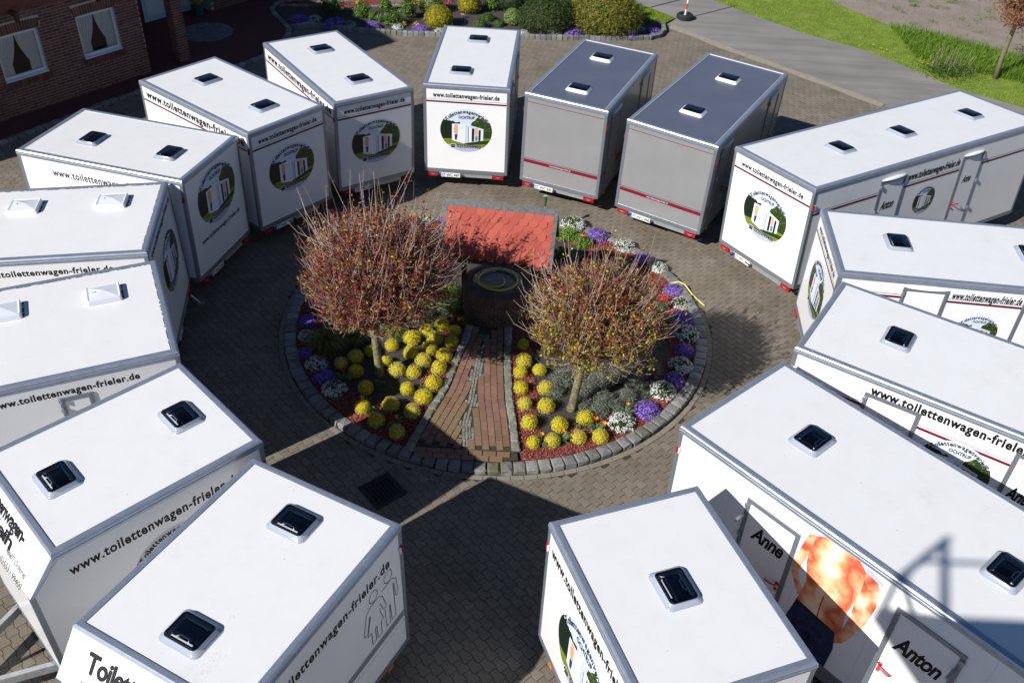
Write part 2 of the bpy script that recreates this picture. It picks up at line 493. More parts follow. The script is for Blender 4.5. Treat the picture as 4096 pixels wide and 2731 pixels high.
leafmat('leaf_bronze', [(0, (.20, .10, .020)), (.5, (.30, .23, .025)), (1, (.38, .33, .035))], .5, .35)
leafmat('leaf_lime', [(0, (.36, .34, .015)), (.5, (.52, .50, .03)), (1, (.64, .62, .06))], .5, .35)
leafmat('leaf_oak', [(0, (.12, .045, .018)), (.4, (.24, .095, .04)), (.8, (.36, .165, .085)), (1, (.46, .27, .17))], .6, .2)
leafmat('grass_blade', [(0, (.11, .19, .010)), (.4, (.20, .31, .018)), (.8, (.29, .40, .03)), (1, (.40, .43, .08))], .6, .3)
leafmat('grass_tall', [(0, (.07, .15, .010)), (.5, (.14, .25, .016)), (1, (.22, .34, .035))], .6, .3)
leafmat('weed_blade', [(0, (.10, .13, .04)), (1, (.20, .24, .07))], .7, .2)
G = MATS

# ================================================================ GROUND
def in_poly(P, poly):
    x, y = P[:, 0], P[:, 1]
    c = np.zeros(len(P), bool)
    n = len(poly)
    for i in range(n):
        x1, y1 = poly[i]; x2, y2 = poly[(i + 1) % n]
        k = ((y1 > y) != (y2 > y)) & (x < (x2 - x1) * (y - y1) / (y2 - y1 + 1e-12) + x1)
        c ^= k
    return c

def sample_poly(poly, n, g=None):
    g = g or rng
    a = np.array(poly); lo, hi = a.min(0), a.max(0)
    out = []
    tot = 0
    while tot < n:
        P = g.uniform(lo, hi, (n * 2, 2)); P = P[in_poly(P, poly)]
        out.append(P); tot += len(P)
    return np.concatenate(out)[:n]

def resample(pts, step):
    """points every step along a polyline, with tangents"""
    p = np.array(pts, float); d = np.linalg.norm(np.diff(p, axis=0), axis=1)
    s = np.concatenate([[0], np.cumsum(d)])
    q = np.arange(step / 2, s[-1], step)
    x = np.interp(q, s, p[:, 0]); y = np.interp(q, s, p[:, 1])
    e = .06
    tx = np.interp(q + e, s, p[:, 0]) - np.interp(q - e, s, p[:, 0])
    ty = np.interp(q + e, s, p[:, 1]) - np.interp(q - e, s, p[:, 1])
    return [(float(a), float(b), math.atan2(v, u)) for a, b, u, v in zip(x, y, tx, ty)]

def sheet(name, poly, z, mat, kind='structure', parent=None):
    me = bpy.data.meshes.new(name)
    me.from_pydata([(x, y, z) for x, y in poly], [], [tuple(range(len(poly)))])
    me.materials.append(G[mat]); me.update()
    if me.polygons[0].normal.z < 0: me.flip_normals()
    o = link(name, me, parent)
    if not parent: o['kind'] = kind
    return o

sheet('ground', [(-150, -120), (170, -120), (170, 190), (-150, 190)], -.09, 'field_soil')

BED_FRONT = [(-7.95, 31.25), (-7.43, 31.63), (-6.52, 31.42), (-5.63, 31.30), (-4.76, 31.25), (-3.89, 31.21), (-2.95, 31.25), (-1.6, 31.32), (-.24, 31.38), (.58, 31.44), (1.96, 31.56), (3.35, 31.69), (4.23, 31.85), (4.60, 32.13), (4.80, 32.6), (4.82, 33.13), (4.62, 33.5)]
ROAD_NEAR = [(4.95, 33.40), (5.98, 32.30), (7.02, 31.15), (8.21, 30.08), (9.40, 28.89), (11.07, 27.16), (16, 22.1), (24, 14)]
ROAD_FAR = [(4.2, 39.6), (5.6, 37.9), (7.07, 36.29), (8.18, 34.98), (9.94, 33.14), (11.67, 31.82), (12.49, 30.79), (13.86, 28.86), (15.44, 27.64), (24, 20.2)]
HOUSE_KERB = [(-19.0, 14.4), (-13.68, 22.15), (-13.11, 22.97), (-12.63, 23.66), (-11.89, 24.81), (-11.19, 25.68), (-8.88, 27.87), (-8.28, 28.71), (-8.02, 29.6), (-7.92, 30.54), (-8.0, 31.18), (-8.38, 31.81), (-8.82, 32.53), (-9.01, 32.99), (-8.92, 33.58), (-8.23, 34.01), (-6.5, 34.6)]
YARD = [(-17, 5.0), (17, 5.0), (17, 21.1), (11.07, 27.16)] + [(9.40, 28.89), (8.21, 30.08), (7.02, 31.15), (5.98, 32.30), (4.95, 33.40), (4.82, 33.13), (4.60, 32.13), (4.23, 31.85), (3.35, 31.69), (1.96, 31.56), (-.24, 31.38), (-2.95, 31.25), (-4.76, 31.25), (-6.52, 31.42), (-7.9, 31.4), (-7.92, 30.54), (-8.28, 28.71), (-8.88, 27.87), (-11.19, 25.68), (-13.68, 22.15), (-17, 17.3)]
RC = np.array([-.328, 15.495]); RR = 4.309

yard = sheet('yard_paving', YARD, -.0052, 'joint_sand')
# interlocking wavy concrete pavers
PL, PW, PA = .2135, .1465, R(-46.8)
e1 = np.array([math.cos(PA), math.sin(PA)]); e2 = np.array([-e1[1], e1[0]])
edge = [(-.5, 0), (-.40, -1), (-.12, -1), (.12, 1), (.40, 1), (.5, 0)]
AMP = .0115
def paver_outline(ins):
    up = [(a * PL, PW / 2 + g * AMP) for a, g in edge]
    lo = [(a * PL, -PW / 2 - g * AMP) for a, g in edge]
    poly = lo + up[::-1]
    poly = np.array(poly)
    # shrink toward the block's axis box
    poly[:, 0] -= np.sign(poly[:, 0]) * np.where(np.abs(poly[:, 0]) > .499 * PL, ins, 0)
    poly[:, 1] -= np.sign(poly[:, 1]) * ins
    return poly
out_o, out_i = paver_outline(.0036), paver_outline(.0058)
base2 = np.concatenate([out_i, out_o])                 # 24 x 2
basez = np.concatenate([np.zeros(12), np.full(12, -.0055)])
O = np.array([1.3, 10.5])
J, I = np.meshgrid(np.arange(-220, 221), np.arange(-170, 171))
I, J = I.ravel(), J.ravel()
C = O + np.outer(I * PL + (J % 2) * PL / 2, e1) + np.outer(J * PW, e2)
keep = in_poly(C, YARD) & (C[:, 1] > 5.6)
rad = np.linalg.norm(C - RC, axis=1)
keep &= rad > RR + .09
C = C[keep]; rad = rad[keep]
rot = np.stack([e1, e2])                               # rows
loc2 = base2 @ rot
V2 = C[:, None, :] + loc2[None]
# blocks that touch the ring are cut to its outer border course
d = V2 - RC; rr = np.linalg.norm(d, axis=2)
lim = RR + .128
V2 = np.where((rr < lim)[..., None], RC + d / rr[..., None] * lim, V2)
zj = rng.normal(0, .0008, len(C))
tl = rng.normal(0, .004, (len(C), 2))
Z = basez[None] + zj[:, None] + (V2 - C[:, None]) @ np.array([1, 0]) * tl[:, :1] + (V2 - C[:, None]) @ np.array([0, 1]) * tl[:, 1:]
near = np.linalg.norm(C - np.array([.55, 9.85]), axis=1) + np.where((rad < RR + .25), 99, 0)
order = np.argsort(near)
single = order[:300]
mask = np.ones(len(C), bool); mask[single] = False
n = mask.sum()
VV = np.concatenate([V2, Z[..., None]], axis=2)[mask].reshape(-1, 3)
b = (np.arange(n) * 24)[:, None]
top = b + np.arange(12)[None]
k = np.arange(12); k2 = (k + 1) % 12
side = (b[:, :, None] + np.stack([12 + k, 12 + k2, k2, k], 1)[None]).reshape(-1, 4)
pf = link('paver_field', np_mesh('paver_field', VV, [top, side], G['paver']), yard)
pf['kind'] = 'stuff'
pav = bpy.data.meshes.new('paver')
pv = [(a, bb, z) for (a, bb), z in zip(base2, basez)]
pav.from_pydata(pv, [], [tuple(range(12))] + [(12 + i, 12 + (i + 1) % 12, (i + 1) % 12, i) for i in range(12)])
pav.materials.append(G['paver']); pav.update()
for i in single:
    link('paver', pav, yard, loc=(C[i, 0], C[i, 1], float(zj[i])), rot=(float(tl[i, 1]), float(-tl[i, 0]), PA))
# the border course of plain blocks round the flower bed
mb = MB()
mb.add([(-.114, -.052, -.012), (.114, -.052, -.012), (.114, .052, -.012), (-.114, .052, -.012), (-.110, -.048, 0), (.110, -.048, 0), (.110, .048, 0), (-.110, .048, 0)],
       [(4, 5, 6, 7), (0, 1, 5, 4), (1, 2, 6, 5), (2, 3, 7, 6), (3, 0, 4, 7)])
me = mb.mesh('border_block', G['edge_paver'])
for i in range(117):
    a = 2 * math.pi * i / 117
    r = RR + .068
    link('border_block', me, yard, loc=(RC[0] + r * math.cos(a), RC[1] + r * math.sin(a), .002), rot=(0, 0, a + math.pi / 2))

# road, verge, lawn
sheet('road', ROAD_NEAR + ROAD_FAR[::-1] + [(2.2, 38.2), (3.81, 35.84), (5.41, 34.12)], -.022, 'asphalt')
mb = MB()
prev = None
for x, y, a in resample(ROAD_NEAR[:6], .4):
    nx, ny = -math.sin(a), math.cos(a)
    w = .17 + .03 * math.sin(x * 5)
    cur = [(x - nx * w, y - ny * w, .004), (x + nx * w, y + ny * w, .004)]
    if prev: mb.add(prev + cur[::-1], [(0, 3, 2, 1)])
    prev = cur
o = mb.obj('road_edge_strip', G['concrete_strip']); o['kind'] = 'structure'
VERGE = ROAD_FAR[1:] + [(24, 25.5), (17.07, 31.75), (15.65, 32.85), (14.48, 33.72), (13.38, 34.27), (12.61, 35.38), (11.67, 36.93), (10.0, 39.5)]
sheet('grass_verge', VERGE, -.03, 'turf_base')
LAWN = [(3.81, 35.84), (5.36, 34.12), (4.9, 33.5), (4.62, 33.5), (4.16, 34.05), (3.4, 35.6), (1.8, 38.5)]
sheet('lawn', LAWN, -.012, 'turf_base')

P = sample_poly(VERGE, 42000)
tall = (P[:, 0] > 13.2) & (P[:, 0] * .58 + P[:, 1] > 38.9)
# trampled, bare and mown parts
hgt = np.where(tall, rng.uniform(.18, .38, len(P)), rng.uniform(.025, .07, len(P)))
thin = (np.sin(P[:, 0] * 2.3 + P[:, 1]) + np.sin(P[:, 1] * 3.1 - P[:, 0] * 1.3)) > 1.35
P3 = np.column_stack([P, np.full(len(P), -.03)])
sel = ~thin & ~tall
V, F = blades(P3[sel], hgt[sel], rng.uniform(.008, .016, sel.sum()), .8)
o = link('mown_grass', np_mesh('mown_grass', V, F, G['grass_blade'])); tag(o, 'short mown grass covering the verge beside the asphalt road', 'grass', kind='stuff')
sel = tall
V, F = blades(P3[sel], hgt[sel], rng.uniform(.012, .022, sel.sum()), 1.0)
o = link('tall_grass', np_mesh('tall_grass', V, F, G['grass_tall'])); tag(o, 'long bright green grass round the foot of the oak sapling', 'grass', kind='stuff')
P = sample_poly(LAWN, 9000); P3 = np.column_stack([P, np.full(len(P), -.012)])
V, F = blades(P3, rng.uniform(.03, .06, len(P)), rng.uniform(.008, .014, len(P)), .7)
o = link('lawn_grass', np_mesh('lawn_grass', V, F, G['grass_blade'])); tag(o, 'close cut lawn grass in the corner between garden bed and road', 'grass', kind='stuff')
# thin weeds over the bare field
FIELD = [(11.8, 37.1), (13.4, 34.5), (15.8, 33.2), (18, 32), (26, 36), (24, 46), (12, 44)]
cl = sample_poly(FIELD, 150)
P = np.concatenate([c + rng.normal(0, rng.uniform(.08, .35), (int(rng.integers(12, 46)), 2)) for c in cl])
V, F = blades(np.column_stack([P, np.full(len(P), -.09)]), rng.uniform(.05, .16, len(P)), rng.uniform(.012, .02, len(P)), 1.1)
o = link('field_weeds', np_mesh('field_weeds', V, F, G['weed_blade'])); tag(o, 'sparse green weeds sprouting over the bare sandy field', 'weeds', kind='stuff')
P = sample_poly(FIELD, 3500)
V, F = leaf_quads(np.column_stack([P, np.full(len(P), -.085)]), rng.normal(0, .3, (len(P), 3)) + [0, 0, 1], rng.uniform(.02, .07, len(P)), rng.uniform(.02, .05, len(P)), .6)
o = link('field_clods', np_mesh('field_clods', V, F, G['field_soil'])); tag(o, 'small dry clods of soil strewn over the field', 'soil', kind='stuff')

# drain grate set in the paving
gr = empty('drain_grate', (-2.05, 10.71, .004), R(40.8))
tag(gr, 'black cast iron drain grate with slots set in the shaded paving', 'drain grate')
mb = MB(); mb.box(-.30, -.30, -.006, .30, .30, .004); mb.obj('pit', G['drain_black'], gr)
mb = MB()
for s in (-1, 1):
    mb.box(-.30, s * .26 - .04, .0045, .30, s * .26 + .04, .012); mb.box(s * .26 - .04, -.22, .0045, s * .26 + .04, .22, .012)
mb.obj('frame', G['cast_iron'], gr)
for i in range(6):
    mb = MB(); x = -.22 + .44 * (i + .92) / 6.84
    mb.box(x - .012, -.219, .005, x + .012, .219, .0115); mb.obj('bar', G['cast_iron'], gr)

# ================================================================ THE ROUND FLOWER BED
def stone_mesh(name, lx, ly, lz, mat, seed, rough=.012):
    """an irregular split stone block: bevelled, lumpy, 44 triangles"""
    g = np.random.default_rng(seed)
    bv = .018
    rings = []
    for z, ins in ((0, 0), (lz - bv * 1.3, -.002), (lz, bv)):
        x, y = lx / 2 - ins, ly / 2 - ins
        c = bv * .9
        ring = [(-x + c, -y), (x - c, -y), (x, -y + c), (x, y - c), (x - c, y), (-x + c, y), (-x, y - c), (-x, -y + c)]
        rings.append([(a + g.normal(0, rough * .55), bb + g.normal(0, rough * .55), z + (g.normal(0, rough * .5) if z else 0)) for a, bb in ring])
    v = [p for r in rings for p in r] + [(g.normal(0, .01), g.normal(0, .01), lz + abs(g.normal(0, rough * .7)))]
    f = []
    for k in range(2):
        for i in range(8):
            f.append((k * 8 + i, k * 8 + (i + 1) % 8, k * 8 + 8 + (i + 1) % 8, k * 8 + 8 + i))
    for i in range(8): f.append((16 + i, 16 + (i + 1) % 8, 24))
    me = bpy.data.meshes.new(name); me.from_pydata(v, [], f); me.materials.append(G[mat]); me.update()
    return me
kerb = empty('ring_kerb', (RC[0], RC[1], 0))
tag(kerb, 'ring of rough grey granite setts edging the round flower bed', 'kerb')
SETTS = [stone_mesh('sett', .205, .225, .115, 'granite', s) for s in range(7)]
NK = 118
for i in range(NK):
    a = 2 * math.pi * i / NK
    r = RR - .115
    link('sett', SETTS[i % 7 if i % 3 else (i * 5) % 7], kerb, loc=(r * math.cos(a), r * math.sin(a), -.01 + random.uniform(-.006, .006)),
         rot=(random.uniform(-.02, .02), random.uniform(-.02, .02), a + math.pi / 2 + random.uniform(-.03, .03) + (math.pi if i % 2 else 0)))

def bed_z(x, y):
    r = math.hypot(x - RC[0], y - RC[1])
    return .05 + .05 * max(0, 1 - (r / 4.0) ** 2) if r < 4.2 else 0.0
# soil of the bed, a low dome in rings
vs = [(RC[0], RC[1], .1)]; fs = []
NS, NR = 72, 14
for j in range(1, NR + 1):
    r = 4.12 * j / NR
    for i in range(NS):
        a = 2 * math.pi * i / NS
        x, y = RC[0] + r * math.cos(a), RC[1] + r * math.sin(a)
        vs.append((x, y, bed_z(x, y) + random.uniform(-.008, .008)))
for i in range(NS): fs.append((0, 1 + i, 1 + (i + 1) % NS))
for j in range(NR - 1):
    for i in range(NS): fs.append((1 + j * NS + i, 1 + (j + 1) * NS + i, 1 + (j + 1) * NS + (i + 1) % NS, 1 + j * NS + (i + 1) % NS))
me = bpy.data.meshes.new('flower_bed_soil'); me.from_pydata(vs, [], fs); me.materials.append(G['garden_soil']); me.update()
o = link('flower_bed_soil', me); o['kind'] = 'structure'

PATH_L = [(-.79, 15.20), (-.85, 14.73), (-.97, 14.12), (-1.13, 13.23), (-1.32, 12.63), (-1.50, 12.06), (-1.62, 11.60)]
PATH_R = [(-.18, 15.20), (-.16, 14.17), (-.09, 13.03), (-.01, 12.43), (.06, 11.79), (.10, 11.45)]
def xl(y): return float(np.interp(-y, [-p[1] for p in PATH_L], [p[0] for p in PATH_L]))
def xr(y): return float(np.interp(-y, [-p[1] for p in PATH_R], [p[0] for p in PATH_R]))
def in_path(x, y, m=0.0):
    return y < 15.3 and xl(y) - m < x < xr(y) + m
path = sheet('garden_path', [(x - .1, y) for x, y in PATH_L] + [(-.3, 11.36)] + [(x + .1, y) for x, y in PATH_R[::-1]], .112, 'joint_sand')
pbm = []
for s in range(4):
    mb = MB(); g = random.Random(s); h = .014 + g.uniform(-.002, .002)
    mb.add([(-.115, -.058, -.004), (.115, -.058, -.004), (.115, .058, -.004), (-.115, .058, -.004), (-.110, -.055, h), (.110, -.055, h), (.110, .055, h), (-.110, .055, h)],
           [(4, 5, 6, 7), (0, 1, 5, 4), (1, 2, 6, 5), (2, 3, 7, 6), (3, 0, 4, 7)])
    pbm.append(mb.mesh('path_brick', G['path_brick']))
nb = 0
cover = []
WEDGE = [(14.95, -.545), (14.1, -.63), (12.95, -.70), (12.3, -.77), (11.7, -.72)]
def xw(y): return float(np.interp(-y, [-p[0] for p in WEDGE], [p[1] for p in WEDGE]))
for line, sg in ((PATH_R, -1), (PATH_L, 1)):
    for c in range(9):
        off = .066 + c * .1235
        lane = []
        for x, y, a in resample(line, .05):
            nx, ny = -math.sin(a), math.cos(a)
            if nx * sg < 0: nx, ny = -nx, -ny
            lane.append((x + nx * off, y + ny * off))
        if c % 2: lane = lane[2:]
        for x, y, a in resample(lane, .2435):
            if y > 15.12 or y < 11.74: continue
            w = xw(y)
            if sg < 0 and x - .062 < w + .035: continue
            if sg > 0 and x + .062 > w - .03: continue
            link('path_brick', pbm[nb % 4], path, loc=(x, y, .113), rot=(0, 0, a + random.uniform(-.01, .01)))
            cover.append((x, y)); nb += 1
for i in range(7):                                      # the last course across the mouth of the path
    px = -1.52 + i * .244
    link('path_brick', pbm[i % 4], path, loc=(px, 11.60 - .035 * i / 7, .113), rot=(0, 0, -.02))
    if i < 6: link('path_brick', pbm[(i + 2) % 4], path, loc=(px + .12, 11.478 - .035 * i / 7, .113), rot=(0, 0, -.02))
    cover.append((px, 11.57))
cover = np.array(cover)
mb = MB(); g = random.Random(3)
y = 11.7
while y < 14.9:                                         # little cobbles filling the wedge between the two brick lanes
    xa = xw(y) - .2; xb = xw(y) + .2
    x = xa
    while x < xb:
        if np.min(np.maximum(np.abs(cover[:, 0] - x) - .062, (np.abs(cover[:, 1] - y) - .122))) > .012 and y > 11.70:
            s = g.uniform(.020, .027); h = .115 + g.uniform(.004, .012)
            t = g.uniform(-.3, .3); ca, sa = math.cos(t), math.sin(t)
            vs = [(x + (a * ca - b_ * sa) * s, y + (a * sa + b_ * ca) * s, .11) for a, b_ in ((-1, -1), (1, -1), (1, 1), (-1, 1))] + \
                 [(x + (a * ca - b_ * sa) * s * .8, y + (a * sa + b_ * ca) * s * .8, h) for a, b_ in ((-1, -1), (1, -1), (1, 1), (-1, 1))]
            mb.add(vs, [(4, 5, 6, 7), (0, 1, 5, 4), (1, 2, 6, 5), (2, 3, 7, 6), (3, 0, 4, 7)])
        x += .055
    y += .055
o = mb.obj('small_cobbles', G['granite_mossy'], path); o['kind'] = 'stuff'
PSETTS = [stone_mesh('edge_sett', .215, .145, .06, 'granite_mossy', 50 + s, .010) for s in range(5)]
for line, sg in ((PATH_L, -1), (PATH_R, 1)):
    for k, (x, y, a) in enumerate(resample(line, .222)):
        if y < 11.58: continue
        nx, ny = -math.sin(a), math.cos(a)
        if nx * sg < 0: nx, ny = -nx, -ny
        link('edge_sett', PSETTS[k % 5], path, loc=(x + nx * .085, y + ny * .085, .09), rot=(0, 0, a + random.uniform(-.05, .05)))

# red bark mulch along the ring and beside the path
def mulch_here(P):
    r = np.linalg.norm(P - RC, axis=1)
    wob = .10 * np.sin(P[:, 0] * 3.1) + .08 * np.sin(P[:, 1] * 4.3 + 1)
    L = np.array([xl(v) for v in P[:, 1]]); Rr = np.array([xr(v) for v in P[:, 1]])
    ring = (r > 3.56 + wob) & (r < 4.10)
    side = (P[:, 1] < 15.6) & ((np.abs(P[:, 0] - Rr - .32) < .20 + wob * .6) | (np.abs(P[:, 0] - L + .32) < .17 + wob * .6))
    inp = (P[:, 1] < 15.25) & (P[:, 0] > L - .16) & (P[:, 0] < Rr + .16)
    return (ring | side) & ~inp & (r < 4.10)
vs, fs = [], []
GX, GY = np.meshgrid(np.arange(RC[0] - 4.2, RC[0] + 4.2, .06), np.arange(RC[1] - 4.2, RC[1] + 4.2, .06))
PP = np.column_stack([GX.ravel(), GY.ravel()])
PP = PP[mulch_here(PP)]
zz = np.array([bed_z(*p) for p in PP]) + .010
h = .034
Vm = np.stack([np.column_stack([PP + [-h, -h], zz]), np.column_stack([PP + [h, -h], zz]), np.column_stack([PP + [h, h], zz]), np.column_stack([PP + [-h, h], zz])], 1).reshape(-1, 3)
parts = [(Vm, np.arange(len(Vm)).reshape(-1, 4), 0)]
P = rng.uniform(RC - 4.12, RC + 4.12, (120000, 2)); P = P[mulch_here(P)][:26000]
zz = np.array([bed_z(*p) for p in P]) + rng.uniform(.008, .03, len(P))
V, F = leaf_quads(np.column_stack([P, zz]), rng.normal(0, .35, (len(P), 3)) + [0, 0, 1], rng.uniform(.025, .065, len(P)), rng.uniform(.010, .022, len(P)), .3)
parts.append((V, F, 1))
V, F, mi = merge(parts)
o = link('bark_mulch', np_mesh('bark_mulch', V, F, [G['mulch_base'], G['mulch_chip']], mi)); tag(o, 'red bark mulch strewn inside the kerb ring and beside the path', 'mulch', kind='stuff')

# ================================================================ THE WELL
WX, WY = -.35, 15.88
well = empty('garden_well', (WX, WY, 0))
tag(well, 'round brick garden well with a red shingled gable roof', 'well')
mb = MB()
ring = [(math.cos(2 * math.pi * i / 40), math.sin(2 * math.pi * i / 40)) for i in range(40)]
vs = [(.70 * a, .70 * c, 0) for a, c in ring] + [(.70 * a, .70 * c, .745) for a, c in ring] + [(.50 * a, .50 * c, .745) for a, c in ring] + [(.50 * a, .50 * c, .5) for a, c in ring]
fs = [(k * 40 + i, k * 40 + (i + 1) % 40, k * 40 + 40 + (i + 1) % 40, k * 40 + 40 + i) for k in range(3) for i in range(40)]
mb.add(vs, fs); mb.obj('mortar_core', G['well_mortar'], well)
def brick_mesh(name, lx, ly, lz, mat, bv=.005):
    mb = MB(); x, y, z = lx / 2, ly / 2, lz / 2
    vs = []
    for yy, ins in ((-y, bv), (-y + bv, 0), (y, 0)):
        vs += [(-x + ins, yy, -z + ins), (x - ins, yy, -z + ins), (x - ins, yy, z - ins), (-x + ins, yy, z - ins)]
    fs = [(0, 1, 2, 3)] + [(4 + i, 4 + (i + 1) % 4, (i + 1) % 4, i) for i in range(4)] + [(8 + i, 8 + (i + 1) % 4, 4 + (i + 1) % 4, 4 + i) for i in range(4)]
    mb.add(vs, fs); return mb.mesh(name, G[mat])
wb = brick_mesh('brick', .158, .05, .058, 'well_brick'); wh = brick_mesh('brick', .058, .05, .165, 'well_brick')
for row in range(6):                                    # stretcher courses, then a soldier course
    for i in range(26):
        a = 2 * math.pi * (i + .5 * (row % 2)) / 26
        if math.sin(a) > .55: continue                  # the side nobody can see stays plain
        link('brick', wb, well, loc=(.692 * math.cos(a), .692 * math.sin(a), .036 + row * .069), rot=(0, 0, a + math.pi / 2))
for i in range(62):
    a = 2 * math.pi * i / 62
    if math.sin(a) > .55: continue
    link('brick', wh, well, loc=(.692 * math.cos(a), .692 * math.sin(a), .505), rot=(0, 0, a + math.pi / 2))
# rounded capping bricks laid across the rim
mb = MB(); prof = [(.50, .70), (.50, .765), (.54, .785), (.64, .785), (.70, .768), (.725, .735), (.73, .61)]
w = .028
vs = [(r, s * (w + (r - .5) * .10), z) for s in (-1, 1) for r, z in prof]
n = len(prof)
fs = [(i, n + i, n + i + 1, i + 1) for i in range(n - 1)] + [tuple(range(n)), tuple(range(2 * n - 1, n - 1, -1))]
mb.add(vs, fs); cap = mb.mesh('cap_brick', G['well_brick'])
for i in range(56):
    a = 2 * math.pi * i / 56
    link('cap_brick', cap, well, loc=(0, 0, random.uniform(-.003, .003)), rot=(0, 0, a))
mb = MB()
vs = [(.005, 0, .792)]
for r, z in ((.30, .79), (.50, .782), (.515, .775), (.515, .74)):
    vs += [(r * a, r * c, z) for a, c in ring]
fs = [(0, 1 + i, 1 + (i + 1) % 40) for i in range(40)] + [(1 + k * 40 + i, 41 + k * 40 + i, 41 + k * 40 + (i + 1) % 40, 1 + k * 40 + (i + 1) % 40) for k in range(3) for i in range(40)]
mb.add(vs, fs); lid = mb.obj('lid', G['lid_steel'], well, smooth=False)
for k in range(6):
    mb = MB(); a = k * math.pi / 3 + .35
    mb.tube([(.47 * math.cos(a), .47 * math.sin(a), .784), (.47 * math.cos(a), .47 * math.sin(a), .796)], .011, 6); mb.obj('screw', G['cast_iron'], lid)
wr = empty('roof', (0.0, 0, 0), R(-6.3), parent=well)
# the roof's own frame: ridge along x
RL, RZ, EZ, RY, EY = 2.24, 2.45, 1.53, .16, -.58
yb = RY + (RY - EY)
mb = MB()
for sg in (-1, 1):
    ey = EY if sg < 0 else yb
    nrm = Vector((0, (RZ - EZ) * sg, abs(ey - RY))).normalized()
    q = [Vector((-RL / 2 + .06, RY, RZ)), Vector((RL / 2 - .06, RY, RZ)), Vector((RL / 2 - .06, ey, EZ)), Vector((-RL / 2 + .06, ey, EZ))]
    vs = [p for p in q] + [p - nrm * .03 for p in q]
    fs = [(0, 1, 2, 3), (7, 6, 5, 4), (0, 4, 5, 1), (1, 5, 6, 2), (2, 6, 7, 3), (3, 7, 4, 0)]
    mb.add(vs, fs)
mb.obj('roof_board', G['timber_brown'], wr)
sl = math.hypot(RZ - EZ, RY - EY)
dirn = Vector((0, EY - RY, EZ - RZ)) / sl
nrm = Vector((0, -(RZ - EZ), -(EY - RY))).normalized()
if nrm.z < 0: nrm = -nrm
TW, TLN = .192, .215
mb = MB()                                               # a beaver-tail shingle: straight sides, round tail
sc = [(-TW / 2 + .002, 0), (TW / 2 - .002, 0), (TW / 2 - .002, TLN * .62)]
sc += [((TW / 2 - .002) * math.cos(t), TLN * .62 + (TLN * .42) * math.sin(t)) for t in (.4, .8, 1.2, 1.57, 1.94, 2.34, 2.74)]
sc += [(-TW / 2 + .002, TLN * .62)]
k = len(sc)
vs = [(a, b_, .003 + .016 * b_ / TLN) for a, b_ in sc] + [(a, b_, -.004) for a, b_ in sc]
mb.add(vs, [tuple(range(k))] + [(i, k + i, k + (i + 1) % k, (i + 1) % k) for i in range(k)])
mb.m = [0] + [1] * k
sh = mb.mesh('shingle', [G['roof_shingle'], G['shingle_edge_shade']])
for sgn in (-1, 1):
    dv = dirn if sgn < 0 else Vector((0, -dirn.y, dirn.z))
    nv = nrm if sgn < 0 else Vector((0, -nrm.y, nrm.z))
    xv = dv.cross(nv)
    for row in range(9):
        s0 = .01 + row * .127
        if s0 + TLN > sl + .05: break
        cnt = 11 if row % 2 == 0 else 12
        for i in range(cnt):
            x = (i - (cnt - 1) / 2) * TW
            x = max(-RL / 2 + .09, min(RL / 2 - .09, x))
            o3 = Vector((x, RY, RZ)) + dv * s0 + nv * (.010 + .004 * (row % 2))
            M = Matrix((xv, dv, nv)).transposed().to_4x4(); M.translation = o3
            if xv.x < 0: M = M @ Matrix.Scale(-1, 4, (1, 0, 0))
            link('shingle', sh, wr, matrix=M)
mb = MB()
mb.add([(-RL / 2 - .02, RY - .075, RZ - .055), (RL / 2 + .02, RY - .075, RZ - .055), (RL / 2 + .02, RY, RZ + .045), (-RL / 2 - .02, RY, RZ + .045), (RL / 2 + .02, RY + .075, RZ - .055), (-RL / 2 - .02, RY + .075, RZ - .055)],
       [(0, 1, 2, 3), (3, 2, 4, 5), (0, 3, 5), (1, 4, 2)])
mb.obj('ridge_cap', G['zinc_trim'], wr)
for sx in (-1, 1):
    mb = MB()
    for dv, nv in ((dirn, nrm), (Vector((0, -dirn.y, dirn.z)), Vector((0, -nrm.y, nrm.z)))):
        x0, x1 = sorted((sx * (RL / 2 - .075), sx * (RL / 2 + .008)))
        a = Vector((0, RY, RZ)) + nv * .028 + dv * .03; b_ = a + dv * (sl + .01)
        dn = -nv * .12
        vs = [Vector((x0, 0, 0)) + a, Vector((x1, 0, 0)) + a, Vector((x1, 0, 0)) + b_, Vector((x0, 0, 0)) + b_]
        vs += [v + dn for v in vs]
        mb.add(vs, [(0, 1, 2, 3), (7, 6, 5, 4), (0, 4, 5, 1), (1, 5, 6, 2), (2, 6, 7, 3), (3, 7, 4, 0)])
    mb.obj('verge_trim', G['zinc_trim'], wr)
for sx in (-1, 1):
    mb = MB(); mb.box(sx * .70 - .05, RY - .10, .0, sx * .70 + .05, RY + .0, RZ - .26); mb.obj('post', G['post_wood'], well)
mb = MB(); mb.box(-.85, RY - .06, RZ - .22, .85, RY + .02, RZ - .14); mb.obj('cross_beam', G['post_wood'], well)
